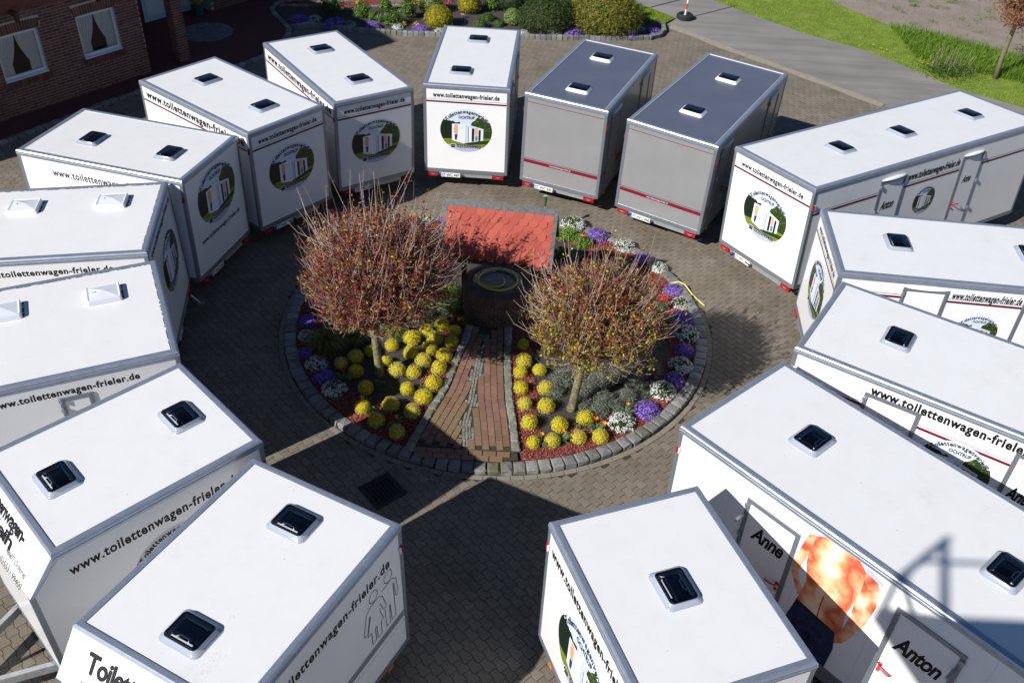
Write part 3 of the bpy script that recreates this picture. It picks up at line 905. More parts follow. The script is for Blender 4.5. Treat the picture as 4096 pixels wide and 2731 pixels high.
# hose coiled on the lid
pts = []
for i in range(70):
    t = i / 69
    a = 2.9 + t * 9.4
    r = .40 if t < .72 else .40 - (t - .72) * .95
    if t < .12: r = .40 + (.12 - t) * .6
    pts.append((WX + r * math.cos(a), WY - .02 + r * .95 * math.sin(a), .818 + .012 * math.sin(a * .5) + (.012 if t > .55 else 0)))
hose = empty('coiled_hose', (WX, WY, .8)); tag(hose, 'yellow garden hose coiled on the steel lid of the well', 'hose')
mb = MB(); mb.tube([(p[0] - WX, p[1] - WY, p[2] - .8) for p in pts], .021, 8); mb.obj('tube', G['hose_yellow'], hose, smooth=True)
e_, f_ = Vector(pts[-1]) - Vector((WX, WY, .8)), (Vector(pts[-1]) - Vector(pts[-3])).normalized()
mb = MB(); mb.tube([e_, e_ + f_ * .04, e_ + f_ * .045, e_ + f_ * .11], [.020, .020, .013, .013], 8); mb.obj('coupling', G['hose_fitting'], hose)
mb = MB(); mb.tube([(3.42, 17.1, .08), (3.61, 17.10, .13), (3.74, 17.06, .09), (3.88, 16.80, .016), (4.0, 16.58, .016), (4.10, 16.40, .016)], .017, 8)
o = mb.obj('loose_hose', G['hose_pale'], None, smooth=True); tag(o, 'short end of pale yellow hose lying over the kerb stones onto the paving', 'hose')
# rain gauge on its stick behind the well
rg_ = empty('rain_gauge', (.62, 19.05, .04)); tag(rg_, 'green rain gauge on a thin stick behind the well roof', 'rain gauge')
mb = MB(); mb.tube([(0, 0, 0), (0, 0, .75)], .013, 6); mb.obj('stick', G['twig'], rg_)
mb = MB(); mb.tube([(0, 0, .70), (0, 0, .76), (0, 0, .90), (0, 0, .97)], [.022, .03, .036, .055], 10); mb.obj('cup', G['gauge_green'], rg_)

# ================================================================ THE HOUSE
HT = Vector((.6108, .7918, 0)); HA = math.atan2(HT.y, HT.x)
house = empty('brick_house', (-14.23, 23.35, 0), HA)      # local x along the gable wall, y into the house
tag(house, 'red brick farmhouse with a wide gable, two curtained windows and an open porch', 'house')
WINS = [(.50, 1.72, 1.0, 2.21), (2.83, 4.02, 1.0, 2.20)]
APX, APZ, SLP = -2.8, 10.7, .688
def gz(t): return APZ - SLP * abs(t - APX)
# mortar wall with the window openings left free
mb = MB()
t0, t1, zt = -12.3, 4.77, 2.75
cuts = [t0] + [c for w in WINS for c in w[:2]] + [t1]
for a, b_ in zip(cuts[:-1], cuts[1:]):
    win = next((w for w in WINS if abs(w[0] - a) < 1e-6), None)
    if win:
        mb.box(a, .012, 0, b_, .34, win[2]); mb.box(a, .012, win[3], b_, .34, zt)
    else: mb.box(a, .012, 0, b_, .34, zt)
mb.obj('wall', G['mortar'], house)
mb = MB()                                                  # upper gable and the lintel over the porch
poly = [(t0, zt), (6.7, zt), (6.7, gz(6.7)), (APX, APZ - .1), (t0, gz(t0))]
mb.prism(poly, .0, .34, fn=lambda a, b_, h: (a, h, b_))
mb.obj('gable_wall', G['house_brick_far'], house)
mb = MB()
for sg in (-1, 1):
    e = APX + sg * 9.9
    q = [(APX, -.12, APZ), (APX, 14, APZ), (e, 14, APZ - 9.9 * SLP), (e, -.12, APZ - 9.9 * SLP)]
    vs = q + [(x, y, z - .22) for x, y, z in q]
    mb.add(vs, [(0, 1, 2, 3), (7, 6, 5, 4), (0, 4, 5, 1), (1, 5, 6, 2), (2, 6, 7, 3), (3, 7, 4, 0)])
mb.obj('roof', G['roof_tile_dark'], house)
mb = MB(); mb.box(-12.3, 13.6, 0, 6.7, 13.9, 4.2); mb.box(-12.3, .34, 0, -12.0, 13.6, 4.2); mb.box(4.77 - .3, .34, 0, 4.77, 3.7, 2.75); mb.box(4.5, 3.7, 0, 9.21, 4.0, 2.75)
mb.obj('back_wall', G['house_brick_far'], house)
mb = MB(); mb.box(4.77, .34, 2.6, 6.7, 3.7, 2.74); mb.obj('porch_ceiling', G['timber_brown'], house)
mb = MB(); mb.box(9.21, 3.012, 0, 16.0, 3.4, 3.4); mb.box(9.21, 3.4, 0, 9.5, 4.0, 3.4); mb.obj('wing_wall', G['mortar'], house)
# bricks
BL, BH = .264, .081
specs = []                                                 # (t, n, z, rot, length, height)
ZONES = [z_ for w in WINS for z_ in ((w[0], w[1], w[2], w[3]), (w[0] - .08, w[1] + .08, w[3], w[3] + .275), (w[0] - .08, w[1] + .08, w[2] - .165, w[2]))]
row = 0; z = .02
while z < 2.70:
    t = -1.6 + (.125 if row % 2 else 0)
    while t < 4.77:
        segs = [(t + .007, min(t + BL - .007, 4.765))]
        for za, zb_, z0, z1 in ZONES:
            if min(z + BH - .014, z1) - max(z, z0) > .022:
                segs = [q for a, b_ in segs for q in ((a, min(b_, za - .006)), (max(a, zb_ + .006), b_)) if q[1] - q[0] > .025]
        specs += [(a, b_, z, BH - .014) for a, b_ in segs]
        t += BL
    row += 1; z += BH
def key(s): return (round(s[1] - s[0], 2), round(s[3], 3))
cache = {}
def bm_for(k):
    if k not in cache: cache[k] = brick_mesh('brick', k[0], .04, k[1], 'house_brick', .004)
    return cache[k]
specs.sort(key=lambda s: math.hypot((s[0] + s[1]) / 2 - 2.6, (s[2] - .95) * 1.3))
rest = MB()
def add_rest(mb, x0, x1, y0, y1, z0, z1): mb.box(x0, y0, z0, x1, y1, z1)
soldier = []
for w in WINS:
    n = int((w[1] - w[0] + .16) / .0765)
    for i in range(n):                                     # upright bricks: a shallow arch above, a sill below
        c = w[0] - .08 + (i + .5) * (w[1] - w[0] + .16) / n
        u = (c - (w[0] + w[1]) / 2) / ((w[1] - w[0]) / 2)
        lean = u * .16
        soldier.append(('brick', c, w[3] + .145 - .02 * u * u, lean, .066, .255, .0))
        soldier.append(('sill_brick', c, w[2] - .085, 0, .066, .15, -.035))
sm = {.255: brick_mesh('brick', .066, .04, .255, 'house_brick', .004), .15: brick_mesh('sill_brick', .066, .10, .15, 'house_brick', .006)}
for nm, c, zc, lean, wd, ht, yo in soldier:
    link(nm, sm[ht], house, loc=(c, .02 + yo, zc), rot=(0, lean, 0))
n_single = 300 - sum(1 for s_ in soldier if s_[0] == 'brick')
for s_ in specs[:n_single]:
    link('brick', bm_for(key(s_)), house, loc=((s_[0] + s_[1]) / 2, .02 + random.uniform(-.002, .002), s_[2] + s_[3] / 2))
for s_ in specs[n_single:]: rest.box(s_[0], random.uniform(-.003, .002), s_[2], s_[1], .03, s_[2] + s_[3])
# return of the wall at the porch, the pillar and the wing behind
row = 0; z = .02
while z < 2.70:
    rest.box(4.755, .015 + (.0 if row % 2 else .06), z, 4.782, .12, z + BH - .014); rest.box(4.755, .13, z, 4.782, .335, z + BH - .014)
    for k_ in range(26):
        a = 9.2 + k_ * BL + (.125 if row % 2 else 0)
        if z < 1.6: rest.box(a + .006, 2.998, z, a + BL - .006, 3.03, z + BH - .014)
    row += 1; z += BH
o = rest.obj('brickwork', G['house_brick'], house); o['kind'] = 'stuff'
pil = MB(); pil.box(5.835, .012, 0, 6.168, .35, 2.75); pillar = pil.obj('pillar', G['mortar'], house)
pbr = [brick_mesh('brick', .226, .12, BH - .014, 'house_brick', .004), brick_mesh('brick', .108, .12, BH - .014, 'house_brick', .004)]
row = 0; z = .02
while z < 2.70:
    wide_first = row % 2 == 0
    for face in range(2):                                   # the front and the side towards the window wall
        for j in range(2):
            long_ = (j == 0) == wide_first
            ln = .226 if long_ else .108
            st = 0 if j == 0 else (.238 if wide_first else .120)
            c = st + ln / 2 + .005
            if face == 0: link('brick', pbr[0 if long_ else 1], pillar, loc=(5.828 + c, .057, z + .034))
            elif True:
                link('brick', pbr[0 if long_ else 1], pillar, loc=(5.882, .008 + c, z + .034), rot=(0, 0, -math.pi / 2))
    row += 1; z += BH
for w in WINS:
    win = empty('window', ((w[0] + w[1]) / 2, .09, w[2]), parent=house)
    hw, hh = (w[1] - w[0]) / 2, w[3] - w[2]
    mb = MB()
    mb.box(-hw, 0, 0, -hw + .075, .07, hh); mb.box(hw - .075, 0, 0, hw, .07, hh); mb.box(-hw + .075, 0, 0, hw - .075, .07, .10); mb.box(-hw + .075, 0, hh - .08, hw - .075, .07, hh)
    mb.obj('frame', G['window_white'], win)
    mb = MB(); mb.box(-hw, -.11, -.012, hw, .0, .02); mb.obj('sill', G['window_white'], win)
    mb = MB(); mb.add([(-hw + .07, .035, .09), (hw - .07, .035, .09), (hw - .07, .035, hh - .07), (-hw + .07, .035, hh - .07)], [(0, 1, 2, 3)]); mb.obj('pane', G['window_glass'], win)
    mb = MB(); mb.box(-hw, .9, -.2, hw, .92, hh + .1); mb.box(-hw, .24, -.02, hw, .9, .0); mb.box(-hw, .24, hh, hw, .9, hh + .02); mb.obj('room', G['room_dark'], win)
    for sg in (-1, 1):                                      # gathered net curtain, tied to the side
        mb = MB(); NX, NZ = 26, 12; vs = []
        for j in range(NZ + 1):
            v = j / NZ
            # inner hem sweeps from the middle at the top to the side at the bottom
            inner = (.02 + (1 - v) ** 2.2 * .0) if False else None
            edge_ = hw * (.02 if v > .97 else .02 + .62 * ((1 - v) ** 1.7) if v > .25 else .02 + .62 * (.75 ** 1.7) - .10 * (.25 - v))
            for i in range(NX + 1):
                u = i / NX
                x = edge_ + (hw - .06 - edge_) * u
                vs.append((sg * x, .075 + .014 * math.sin(u * 44) * (.5 + .5 * v), .10 + (hh - .17) * v))
        fs = [(j * (NX + 1) + i, j * (NX + 1) + i + 1, (j + 1) * (NX + 1) + i + 1, (j + 1) * (NX + 1) + i) for j in range(NZ) for i in range(NX)]
        mb.add(vs, fs); mb.obj('curtain', G['net_curtain'], win)
for a, b_, nm in ((7.0, 8.05, 'porch door'), (8.45, 9.2, 'side door')):
    dr = empty('door', ((a + b_) / 2, 3.66, 0), parent=house)
    hw = (b_ - a) / 2
    mb = MB(); mb.box(-hw, 0, .02, hw, .035, 2.1); mb.obj('door_leaf', G['door_paint'], dr)
    for z0, z1 in ((.2, .85), (1.0, 1.9)):
        mb = MB(); mb.box(-hw + .12, -.012, z0, hw - .12, -.001, z1); mb.obj('door_panel', G['window_white'], dr)
    mb = MB(); mb.tube([(hw - .1, -.05, 1.0), (hw - .22, -.05, 1.0)], .012, 6); mb.obj('handle', G['aluminium'], dr)
for t in (1.13, 3.45):
    mb = MB(); mb.box(t - .05, -.34, 2.72, t + .05, .0, 2.82); mb.box(t - .05, -.34, 2.56, t + .05, -.26, 2.72); mb.obj('timber_bracket', G['timber_brown'], house)

# red paving in front of the house, its kerb and the round of cobbles
RED = HOUSE_KERB[:-1] + [(-8.6, 36.5), (-16, 36.5), (-16, 30), (-22, 20)]
m = NT('red_paving'); p = m.pos()
bt = m.n('ShaderNodeTexBrick', Scale=4.6); bt.inputs['Color1'].default_value = (.095, .022, .020, 1); bt.inputs['Color2'].default_value = (.125, .032, .027, 1); bt.inputs['Mortar'].default_value = (.04, .014, .013, 1); bt.inputs['Mortar Size'].default_value = .012
mp = m.n('ShaderNodeMapping'); mp.inputs['Rotation'].default_value = (0, 0, -HA); m.l(p, mp.inputs[0]); m.l(mp.outputs[0], bt.inputs['Vector'])
m.color(bt.outputs[0]).set(Roughness=.9)
rp = sheet('red_paving', RED, .035, 'red_paving')
hk = empty('house_kerb', (0, 0, 0)); tag(hk, 'row of grey granite kerb stones edging the red paving by the house', 'kerb')
HS = [stone_mesh('kerb_stone', .24, .17, .13, 'granite', 80 + s) for s in range(5)]
for k_, (x, y, a) in enumerate(resample(HOUSE_KERB, .26)):
    if y < 20.5: continue
    link('kerb_stone', HS[k_ % 5], hk, loc=(x, y, -.03), rot=(0, 0, a + random.uniform(-.04, .04)))
cc = MB(); n = 48
for k_, (r0, r1) in enumerate([(0, .16), (.17, .33), (.34, .5), (.51, .67), (.68, .86)]):
    for i in range(6 + k_ * 9):
        m_ = 6 + k_ * 9
        a0, a1 = 2 * math.pi * (i + .04) / m_, 2 * math.pi * (i + .96) / m_
        cc.add([(r * math.cos(a), r * math.sin(a), z) for z in (0, .012) for r, a in ((max(r0, .01), a0), (r1, a0), (r1, a1), (max(r0, .01), a1))], [(4, 5, 6, 7), (0, 1, 5, 4), (1, 2, 6, 5), (2, 3, 7, 6), (3, 0, 4, 7)])
o = cc.obj('cobble_round', G['blue_cobble'], rp, loc=(-10.62, 30.55, .036)); o['kind'] = 'stuff'

# ================================================================ THE BED BEHIND
BED = BED_FRONT + [(4.16, 34.05), (3.4, 35.6), (1.8, 38.5), (-8.5, 38.5), (-8.2, 34.2), (-8.8, 33.6), (-8.85, 33.0), (-8.3, 31.9)]
sheet('garden_bed', BED, .05, 'garden_soil')
bk = empty('bed_kerb', (0, 0, 0)); tag(bk, 'low row of pale granite setts along the front of the garden bed', 'kerb')
BS = [stone_mesh('sett', .175, .15, .20, 'granite', 30 + s) for s in range(5)]
for k_, (x, y, a) in enumerate(resample(BED_FRONT, .187)):
    link('sett', BS[k_ % 5], bk, loc=(x, y, -.05), rot=(0, 0, a + random.uniform(-.05, .05) + (math.pi if k_ % 2 else 0)))
MP = [(-8.9, 33.35), (-7.31, 33.45), (-6.66, 33.2), (-5.98, 33.45), (-5.25, 33.75), (-4.06, 34.0), (-2.8, 34.3), (-2.6, 35.6), (-4.2, 35.1), (-5.21, 34.65), (-6.36, 34.0), (-7.57, 33.75), (-8.8, 33.9)]
P = sample_poly(MP, 7000)
V, F = leaf_quads(np.column_stack([P, rng.uniform(.06, .085, len(P))]), rng.normal(0, .3, (len(P), 3)) + [0, 0, 1], rng.uniform(.03, .08, len(P)), rng.uniform(.012, .03, len(P)), .3)
Vb = np.array([(x, y, .058) for x, y in MP])
me = np_mesh('bark_mulch', np.concatenate([Vb, V]), [np.arange(len(Vb)).reshape(1, -1), F + len(Vb)], [G['mulch_base'], G['mulch_chip']], [0] + [1] * len(F))
o = link('bark_mulch', me); tag(o, 'strip of red bark mulch winding through the garden bed', 'mulch', kind='stuff')
ES = [stone_mesh('edge_stone', .2, .09, .10, 'granite_mossy', 60 + s) for s in range(3)]
eb = empty('mulch_edging', (0, 0, 0)); tag(eb, 'thin line of edging stones beside the mulch strip in the bed', 'edging')
for line in ([(-8.8, 33.3), (-7.31, 33.42), (-6.66, 33.16), (-5.98, 33.42), (-5.25, 33.72), (-4.06, 33.98)], [(-7.57, 33.8), (-6.36, 34.06), (-5.21, 34.7)]):
    for k_, (x, y, a) in enumerate(resample(line, .21)):
        link('edge_stone', ES[k_ % 3], eb, loc=(x, y, .02), rot=(0, 0, a))
tr = empty('stone_trough', (-4.76, 34.28, .05), R(3)); tag(tr, 'square weathered stone trough beside the mulch strip', 'trough')
mb = MB(); mb.box(-.26, -.18, 0, .26, -.12, .26); mb.box(-.26, .12, 0, .26, .18, .26); mb.box(-.26, -.12, 0, -.20, .12, .26); mb.box(.20, -.12, 0, .26, .12, .26); mb.box(-.20, -.12, 0, .20, .12, .2); mb.obj('basin', G['trough_stone'], tr)
mb = MB(); mb.tube([(-4.2 + .30 * math.cos(a * .35), 34.25 + .20 * math.sin(a * .35), .09 + .008 * (a // 18)) for a in range(40)], .016, 6)
o = mb.obj('garden_hose', G['hose_yellow'], None, smooth=True); tag(o, 'loops of yellow hose lying on the mulch near the trough', 'hose')
mb = MB(); g = random.Random(5)
sp = [(-.14, -.08), (.0, -.12), (.13, -.07), (.14, .06), (.02, .12), (-.12, .08)]
vs = [(a, b_, 0) for a, b_ in sp] + [(a * .95 + .02, b_ * .9, .18) for a, b_ in sp] + [(a * .6 + .06, b_ * .7, .33) for a, b_ in sp] + [(.09, .0, .43)]
fs = [(k_ * 6 + i, k_ * 6 + (i + 1) % 6, k_ * 6 + 6 + (i + 1) % 6, k_ * 6 + 6 + i) for k_ in range(2) for i in range(6)] + [(12 + i, 12 + (i + 1) % 6, 18) for i in range(6)]
mb.add(vs, fs); o = mb.obj('standing_stone', G['sandstone'], None, loc=(3.76, 34.35, .04), rot=(0, 0, .4)); tag(o, 'pointed ochre standing stone at the end of the garden bed', 'stone')
# white pole
fp = empty('white_pole', (2.04, 33.1, .04)); tag(fp, 'slim white pole with a collar rising among the conifers', 'pole')
mb = MB(); mb.tube([(0, 0, 0), (0, 0, .42), (.0, 0, 3.6)], [.055, .045, .035], 10); mb.obj('shaft', G['white_paint'], fp)
mb = MB(); mb.tube([(0, 0, .44), (0, 0, .47), (0, 0, .53), (0, 0, .56)], [.05, .075, .075, .05], 10); mb.obj('collar', G['white_paint'], fp)
# tyre with a striped marker pole
ty = empty('marker_post', (5.70, 34.12, -.02)); tag(ty, 'red and white marker pole standing in an old car tyre', 'marker post')
mb = MB(); NA = 28; prof = [(.155, .03), (.17, .0), (.25, .0), (.30, .04), (.30, .15), (.25, .19), (.17, .19), (.155, .16)]
vs = [(r * math.cos(2 * math.pi * i / NA), r * math.sin(2 * math.pi * i / NA), z) for i in range(NA) for r, z in prof]
k_ = len(prof); fs = [(i * k_ + j, ((i + 1) % NA) * k_ + j, ((i + 1) % NA) * k_ + (j + 1) % k_, i * k_ + (j + 1) % k_) for i in range(NA) for j in range(k_)]
mb.add(vs, fs); mb.obj('tyre', G['black_rubber'], ty, smooth=False)
mb = MB(); mb.tube([(0, 0, .02), (0, 0, .12)], .16, 20); mb.obj('rim', G['rim_grey'], ty)
for i in range(8):
    mb = MB(); mb.tube([(.012 * i * .2 * 5, 0, .12 + i * .22), (.012 * (i + 1), 0, .12 + (i + 1) * .22)], .030, 10); mb.obj('band', G['white_paint' if i % 2 == 0 else 'pole_red'], ty)
# potted plant by the house door
pt = empty('potted_plant', (-11.35, 32.1, .035)); tag(pt, 'potted bush in a dark blue pot beside the house door', 'potted plant')
mb = MB(); mb.tube([(0, 0, 0), (0, 0, .30), (0, 0, .34)], [.15, .21, .22], 16); mb.obj('pot', G['pot_blue'], pt)
P = rng.normal(0, 1, (500, 3)); P = unit(P) * rng.uniform(.5, 1, (500, 1)) * [.26, .26, .28] + [0, 0, .55]
V, F = leaf_quads(P, P - [0, 0, .5], .08, .04); link('foliage', np_mesh('foliage', V, F, G['leaf_goldyellow']), pt)

# ================================================================ LETTERING
_tx = {}
def text2d(body, bold=.0, shear=0.0, space=1.0):
    """outline letters as flat faces: (V (n,2), faces, advance width)"""
    k = (body, bold, shear, space)
    if k in _tx: return _tx[k]
    cu = bpy.data.curves.new('lettering_tmp', 'FONT')
    cu.body = body; cu.size = 1.0; cu.offset = bold; cu.shear = shear; cu.space_character = space; cu.resolution_u = 3
    ob = bpy.data.objects.new('lettering_tmp', cu); COL.objects.link(ob)
    me = ob.to_mesh()
    V = np.array([tuple(v.co)[:2] for v in me.vertices]) if len(me.vertices) else np.zeros((0, 2))
    F = [tuple(p.vertices) for p in me.polygons]
    ob.to_mesh_clear()
    bpy.data.objects.remove(ob); bpy.data.curves.remove(cu)
    _tx[k] = (V, F)
    return V, F

def text_mb(body, width, height, mb=None, x0=0.0, y0=0.0, z=0.0, m=0, bold=.02, shear=0.0, space=1.05):
    """fit a line of text into a box of given width; height is that of the tall letters"""
    V, F = text2d(body, bold, shear, space)
    mb = mb or MB()
    lo, hi = V.min(0), V.max(0)
    Hcap = .72
    sx = width / (hi[0] - lo[0]); sy = height / Hcap
    mb.add([(x0 + (a - lo[0]) * sx, y0 + b_ * sy, z) for a, b_ in V], F, m)
    return mb

URL = 'www.toilettenwagen-frieler.de'
_m = {}
def url_mesh(mat, bold=.042, shear=0.0, space=1.12):
    k = (mat, bold, shear)
    if k not in _m: _m[k] = text_mb(URL, 1.0, 1.0, bold=bold, shear=shear, space=space).mesh('website_lettering', G[mat])
    return _m[k]

# ---- the oval picture: an ellipse of half width 1 and half height .86
def clip_ellipse(poly, sx=1.0, sy=.86, n=44):
    out = [tuple(p) for p in poly]
    E_ = [(sx * math.cos(2 * math.pi * i / n), sy * math.sin(2 * math.pi * i / n)) for i in range(n)]
    for i in range(n):
        a, b_ = E_[i], E_[(i + 1) % n]
        def ins(p): return (b_[0] - a[0]) * (p[1] - a[1]) - (b_[1] - a[1]) * (p[0] - a[0])
        res = []
        for j in range(len(out)):
            p, q = out[j], out[(j + 1) % len(out)]
            dp, dq = ins(p), ins(q)
            if dp >= 0: res.append(p)
            if dp * dq < 0:
                t = dp / (dp - dq); res.append((p[0] + (q[0] - p[0]) * t, p[1] + (q[1] - p[1]) * t))
        out = res
        if len(out) < 3: return []
    return out
def build_oval(name, colours):
    mb = MB(); L = [0]
    def px(pts): return [((x - 507) / 430, (735 - y) / 362 * .86) for x, y in pts]
    def put(pts, m, clip=True):
        L[0] += 1
        q = px(pts)
        ar = sum(q[i][0] * q[(i + 1) % len(q)][1] - q[(i + 1) % len(q)][0] * q[i][1] for i in range(len(q)))
        if ar < 0: q = q[::-1]
        if clip: q = clip_ellipse(q)
        if len(q) >= 3: mb.add([(x, y, L[0] * .00005) for x, y in q], [tuple(range(len(q)))], m)
    put([(60, 360), (960, 360), (960, 1110), (60, 1110)], 0)
    g = random.Random(2)
    hed = [(60, 905), (60, 560), (140, 540)] + [(150 + i * 12, 560 + g.uniform(-14, 12) + i * 2.2) for i in range(22)] + [(420, 640), (420, 905)]
    put(hed, 1)
    tre = [(585, 640), (600, 585), (640, 560), (672, 520), (700, 495), (745, 520), (800, 540), (870, 575), (960, 560), (960, 860), (560, 860)]
    put(tre, 2)
    for _ in range(46):
        x, y = g.uniform(610, 900), g.uniform(520, 760); r = g.uniform(8, 26)
        put([(x + r * math.cos(a) * g.uniform(.6, 1), y + r * .8 * math.sin(a) * g.uniform(.6, 1)) for a in (0, .9, 1.8, 2.7, 3.6, 4.5, 5.4)], 3 if g.random() < .6 else 2)
    put([(60, 890), (960, 840), (960, 1110), (60, 1110)], 4)
    put([(480, 925), (900, 880), (900, 935), (560, 975), (300, 925)], 5)
    put([(60, 1000), (180, 975), (300, 990), (600, 1020), (800, 1005), (960, 980), (960, 1110), (60, 1110)], 6)
    put([(275, 628), (497, 618), (493, 948), (272, 905)], 7)
    put([(497, 618), (797, 690), (790, 885), (493, 948)], 8)
    put([(497, 618), (797, 690), (797, 698), (497, 632)], 7)
    put([(545, 672), (553, 670), (553, 935), (545, 936)], 9); put([(553, 670), (603, 682), (600, 915), (553, 935)], 7)
    put([(603, 685), (645, 690), (641, 908), (600, 915)], 9); put([(650, 690), (713, 705), (710, 900), (648, 912)], 7)
    put([(655, 678), (700, 687), (702, 760), (697, 815), (660, 825), (652, 750)], 10); put([(657, 825), (700, 815), (700, 893), (664, 903)], 12)
    put([(716, 707), (752, 714), (748, 890), (713, 902)], 9); put([(757, 718), (790, 724), (788, 885), (755, 892)], 7)
    put([(310, 640), (368, 638), (374, 700), (366, 800), (330, 805), (318, 740)], 10); put([(300, 700), (314, 690), (330, 800), (316, 800)], 10)
    put([(316, 808), (366, 800), (362, 850), (352, 902), (322, 896)], 11)
    for y in (668, 690): put([(395, y + 8), (470, y - 6), (470, y + 2), (395, y + 16)], 14)
    put([(300, 905), (480, 945), (480, 958), (300, 918)], 7)
    # lettering with a pale outline
    zt = (L[0] + 1) * .00005
    def letters(m, bold, z):
        s = 'Toilettenwagenverleih'
        wid = []
        for ch in s:
            V, F = text2d(ch, 0.0); wid.append(V[:, 0].max() - V[:, 0].min() + .10)
        tot = sum(wid); span = 1.98; a = math.pi / 2 + span / 2
        for ch, w_ in zip(s, wid):
            a -= span * w_ / tot / 2
            V, F = text2d(ch, bold)
            cx = (V[:, 0].max() + V[:, 0].min()) / 2
            ex, ey = .93 * math.cos(a), .79 * math.sin(a)
            th = math.atan2(.86 * math.sin(a), math.cos(a)) - math.pi / 2
            sx, sy = .165, .195
            q = [((p[0] - cx) * sx, (p[1] - .38) * sy) for p in V]
            mb.add([(ex + p[0] * math.cos(th) - p[1] * math.sin(th), ey + p[0] * math.sin(th) + p[1] * math.cos(th) - .02, z) for p in q], F, m)
            a -= span * w_ / tot / 2
        for body, x0, y0, wd, ht in (('OCHTRUP', -.29, .48, .61, .115), ('02553/99400', -.35, -.70, .92, .135)):
            V, F = text2d(body, 0.0, 0, 1.05); lo, hi = V[:, 0].min(), V[:, 0].max()
            V2, F2 = text2d(body, bold, 0, 1.05)
            mb.add([(x0 + (p[0] - lo) / (hi - lo) * wd, y0 + p[1] * ht / .72, z) for p in V2], F2, m)
        phone = [(-.60, -.66), (-.60, -.60), (-.56, -.575), (-.44, -.575), (-.40, -.60), (-.40, -.64), (-.45, -.64), (-.46, -.62), (-.54, -.62), (-.55, -.64), (-.58, -.64)]
        base_ = [(-.585, -.715), (-.415, -.715), (-.43, -.66), (-.47, -.63), (-.53, -.63), (-.57, -.66)]
        e = 1.0 if m == 13 else 1.14
        for q in (base_, phone[::-1] if False else phone):
            ar = sum(q[i][0] * q[(i + 1) % len(q)][1] - q[(i + 1) % len(q)][0] * q[i][1] for i in range(len(q)))
            q = q if ar > 0 else q[::-1]
            mb.add([(-.5 + (x + .5) * e, -.65 + (y + .65) * (e + (.1 if e > 1 else 0)), z) for x, y in q], [tuple(range(len(q)))], m)
    letters(7, .048, zt); letters(13, .036, zt + .0004)
    return mb.mesh(name, [G[c] for c in colours])
OVAL = build_oval('picture_decal', ['print_sky', 'print_hedge', 'print_tree', 'print_tree_light', 'print_grass', 'print_grass_dark', 'print_lavender', 'print_wall', 'print_wall_side', 'print_dark', 'print_skin', 'print_jeans', 'print_teal', 'black_print', 'pale_grey_print'])
OVAL_BW = build_oval('picture_decal', ['pale_grey_print', 'black_print', 'print_dark', 'grey_print', 'grey_print', 'print_dark', 'pale_grey_print', 'white_print', 'pale_grey_print', 'print_dark', 'grey_print', 'black_print', 'grey_print', 'black_print', 'pale_grey_print'])

# ================================================================ ROOF HATCHES
def rrect(hx, hy, r, n=5):
    pts = []
    for cx, cy, a0 in ((hx - r, hy - r, 0), (-hx + r, hy - r, 90), (-hx + r, -hy + r, 180), (hx - r, -hy + r, 270)):
        for i in range(n + 1):
            a = R(a0 + 90 * i / n); pts.append((cx + r * math.cos(a), cy + r * math.sin(a)))
    return pts
def loft(mb, rings, m=0, cap=False):
    n = len(rings[0]); vs = [p for r in rings for p in r]
    fs = [(k * n + i, k * n + (i + 1) % n, (k + 1) * n + (i + 1) % n, (k + 1) * n + i) for k in range(len(rings) - 1) for i in range(n)]
    if cap: fs.append(tuple((len(rings) - 1) * n + i for i in range(n)))
    mb.add(vs, fs, m)
def ring3(hx, hy, r, z): return [(a, b_, z) for a, b_ in rrect(hx, hy, r)]
HX, HY = .285, .235
mb = MB(); loft(mb, [ring3(HX, HY, .07, .001), ring3(HX, HY, .07, .010), ring3(HX - .03, HY - .03, .06, .014), ring3(HX - .045, HY - .045, .055, .058), ring3(HX - .052, HY - .052, .055, .064)])
H_FRAME = mb.mesh('hatch', G['clear_plastic'], True)
mb = MB(); loft(mb, [ring3(HX - .052, HY - .052, .055, .064), ring3(HX - .056, HY - .056, .05, .068), ring3(HX - .074, HY - .074, .045, .068), ring3(HX - .078, HY - .078, .045, .060)])
H_SEAL = mb.mesh('seal', G['black_rubber'])
mb = MB(); loft(mb, [ring3(HX - .078, HY - .078, .045, .060), ring3(HX - .10, HY - .10, .03, .012)]); H_WELL = mb.mesh('inner_wall', G['white_plastic'])
mb = MB(); loft(mb, [ring3(HX - .10, HY - .10, .03, .010), ring3(HX - .101, HY - .101, .03, .012)], cap=True); H_BLIND = mb.mesh('blind', G['blind_dark'])
mb = MB(); loft(mb, [ring3(HX - .060, HY - .060, .05, .069), ring3(HX - .09, HY - .09, .045, .082), ring3(HX - .16, HY - .14, .03, .088)], cap=True); H_DOME = mb.mesh('dome', G['acrylic'], True)
mb = MB()
mb.box(-.13, -.128, .030, .13, -.112, .042); mb.box(-.15, -.13, .02, -.125, -.105, .036)
mb.tube([(-.09, .118, .045), (-.06, .075, .05), (.06, .075, .05), (.09, .118, .045)], .011, 6); mb.box(-.15, .112, .028, .15, .130, .046)
H_HANDLE = mb.mesh('handle', G['white_plastic'])
mb = MB()
out = rrect(.12, .055, .05); inn = rrect(.085, .024, .022)
n = len(out)
mb.add([(a, b_ + .09, .058) for a, b_ in out] + [(a, b_ + .09, .058) for a, b_ in inn] + [(a, b_ + .09, .040) for a, b_ in out], [(i, (i + 1) % n, n + (i + 1) % n, n + i) for i in range(n)] + [(2 * n + i, 2 * n + (i + 1) % n, (i + 1) % n, i) for i in range(n)])
mb.box(-.16, .095, .022, .16, .135, .040); mb.box(-.10, -.118, .026, .12, -.10, .036)
H_HANDLE2 = mb.mesh('handle', G['white_plastic'])
mb = MB(); MX, MY = .265, .225
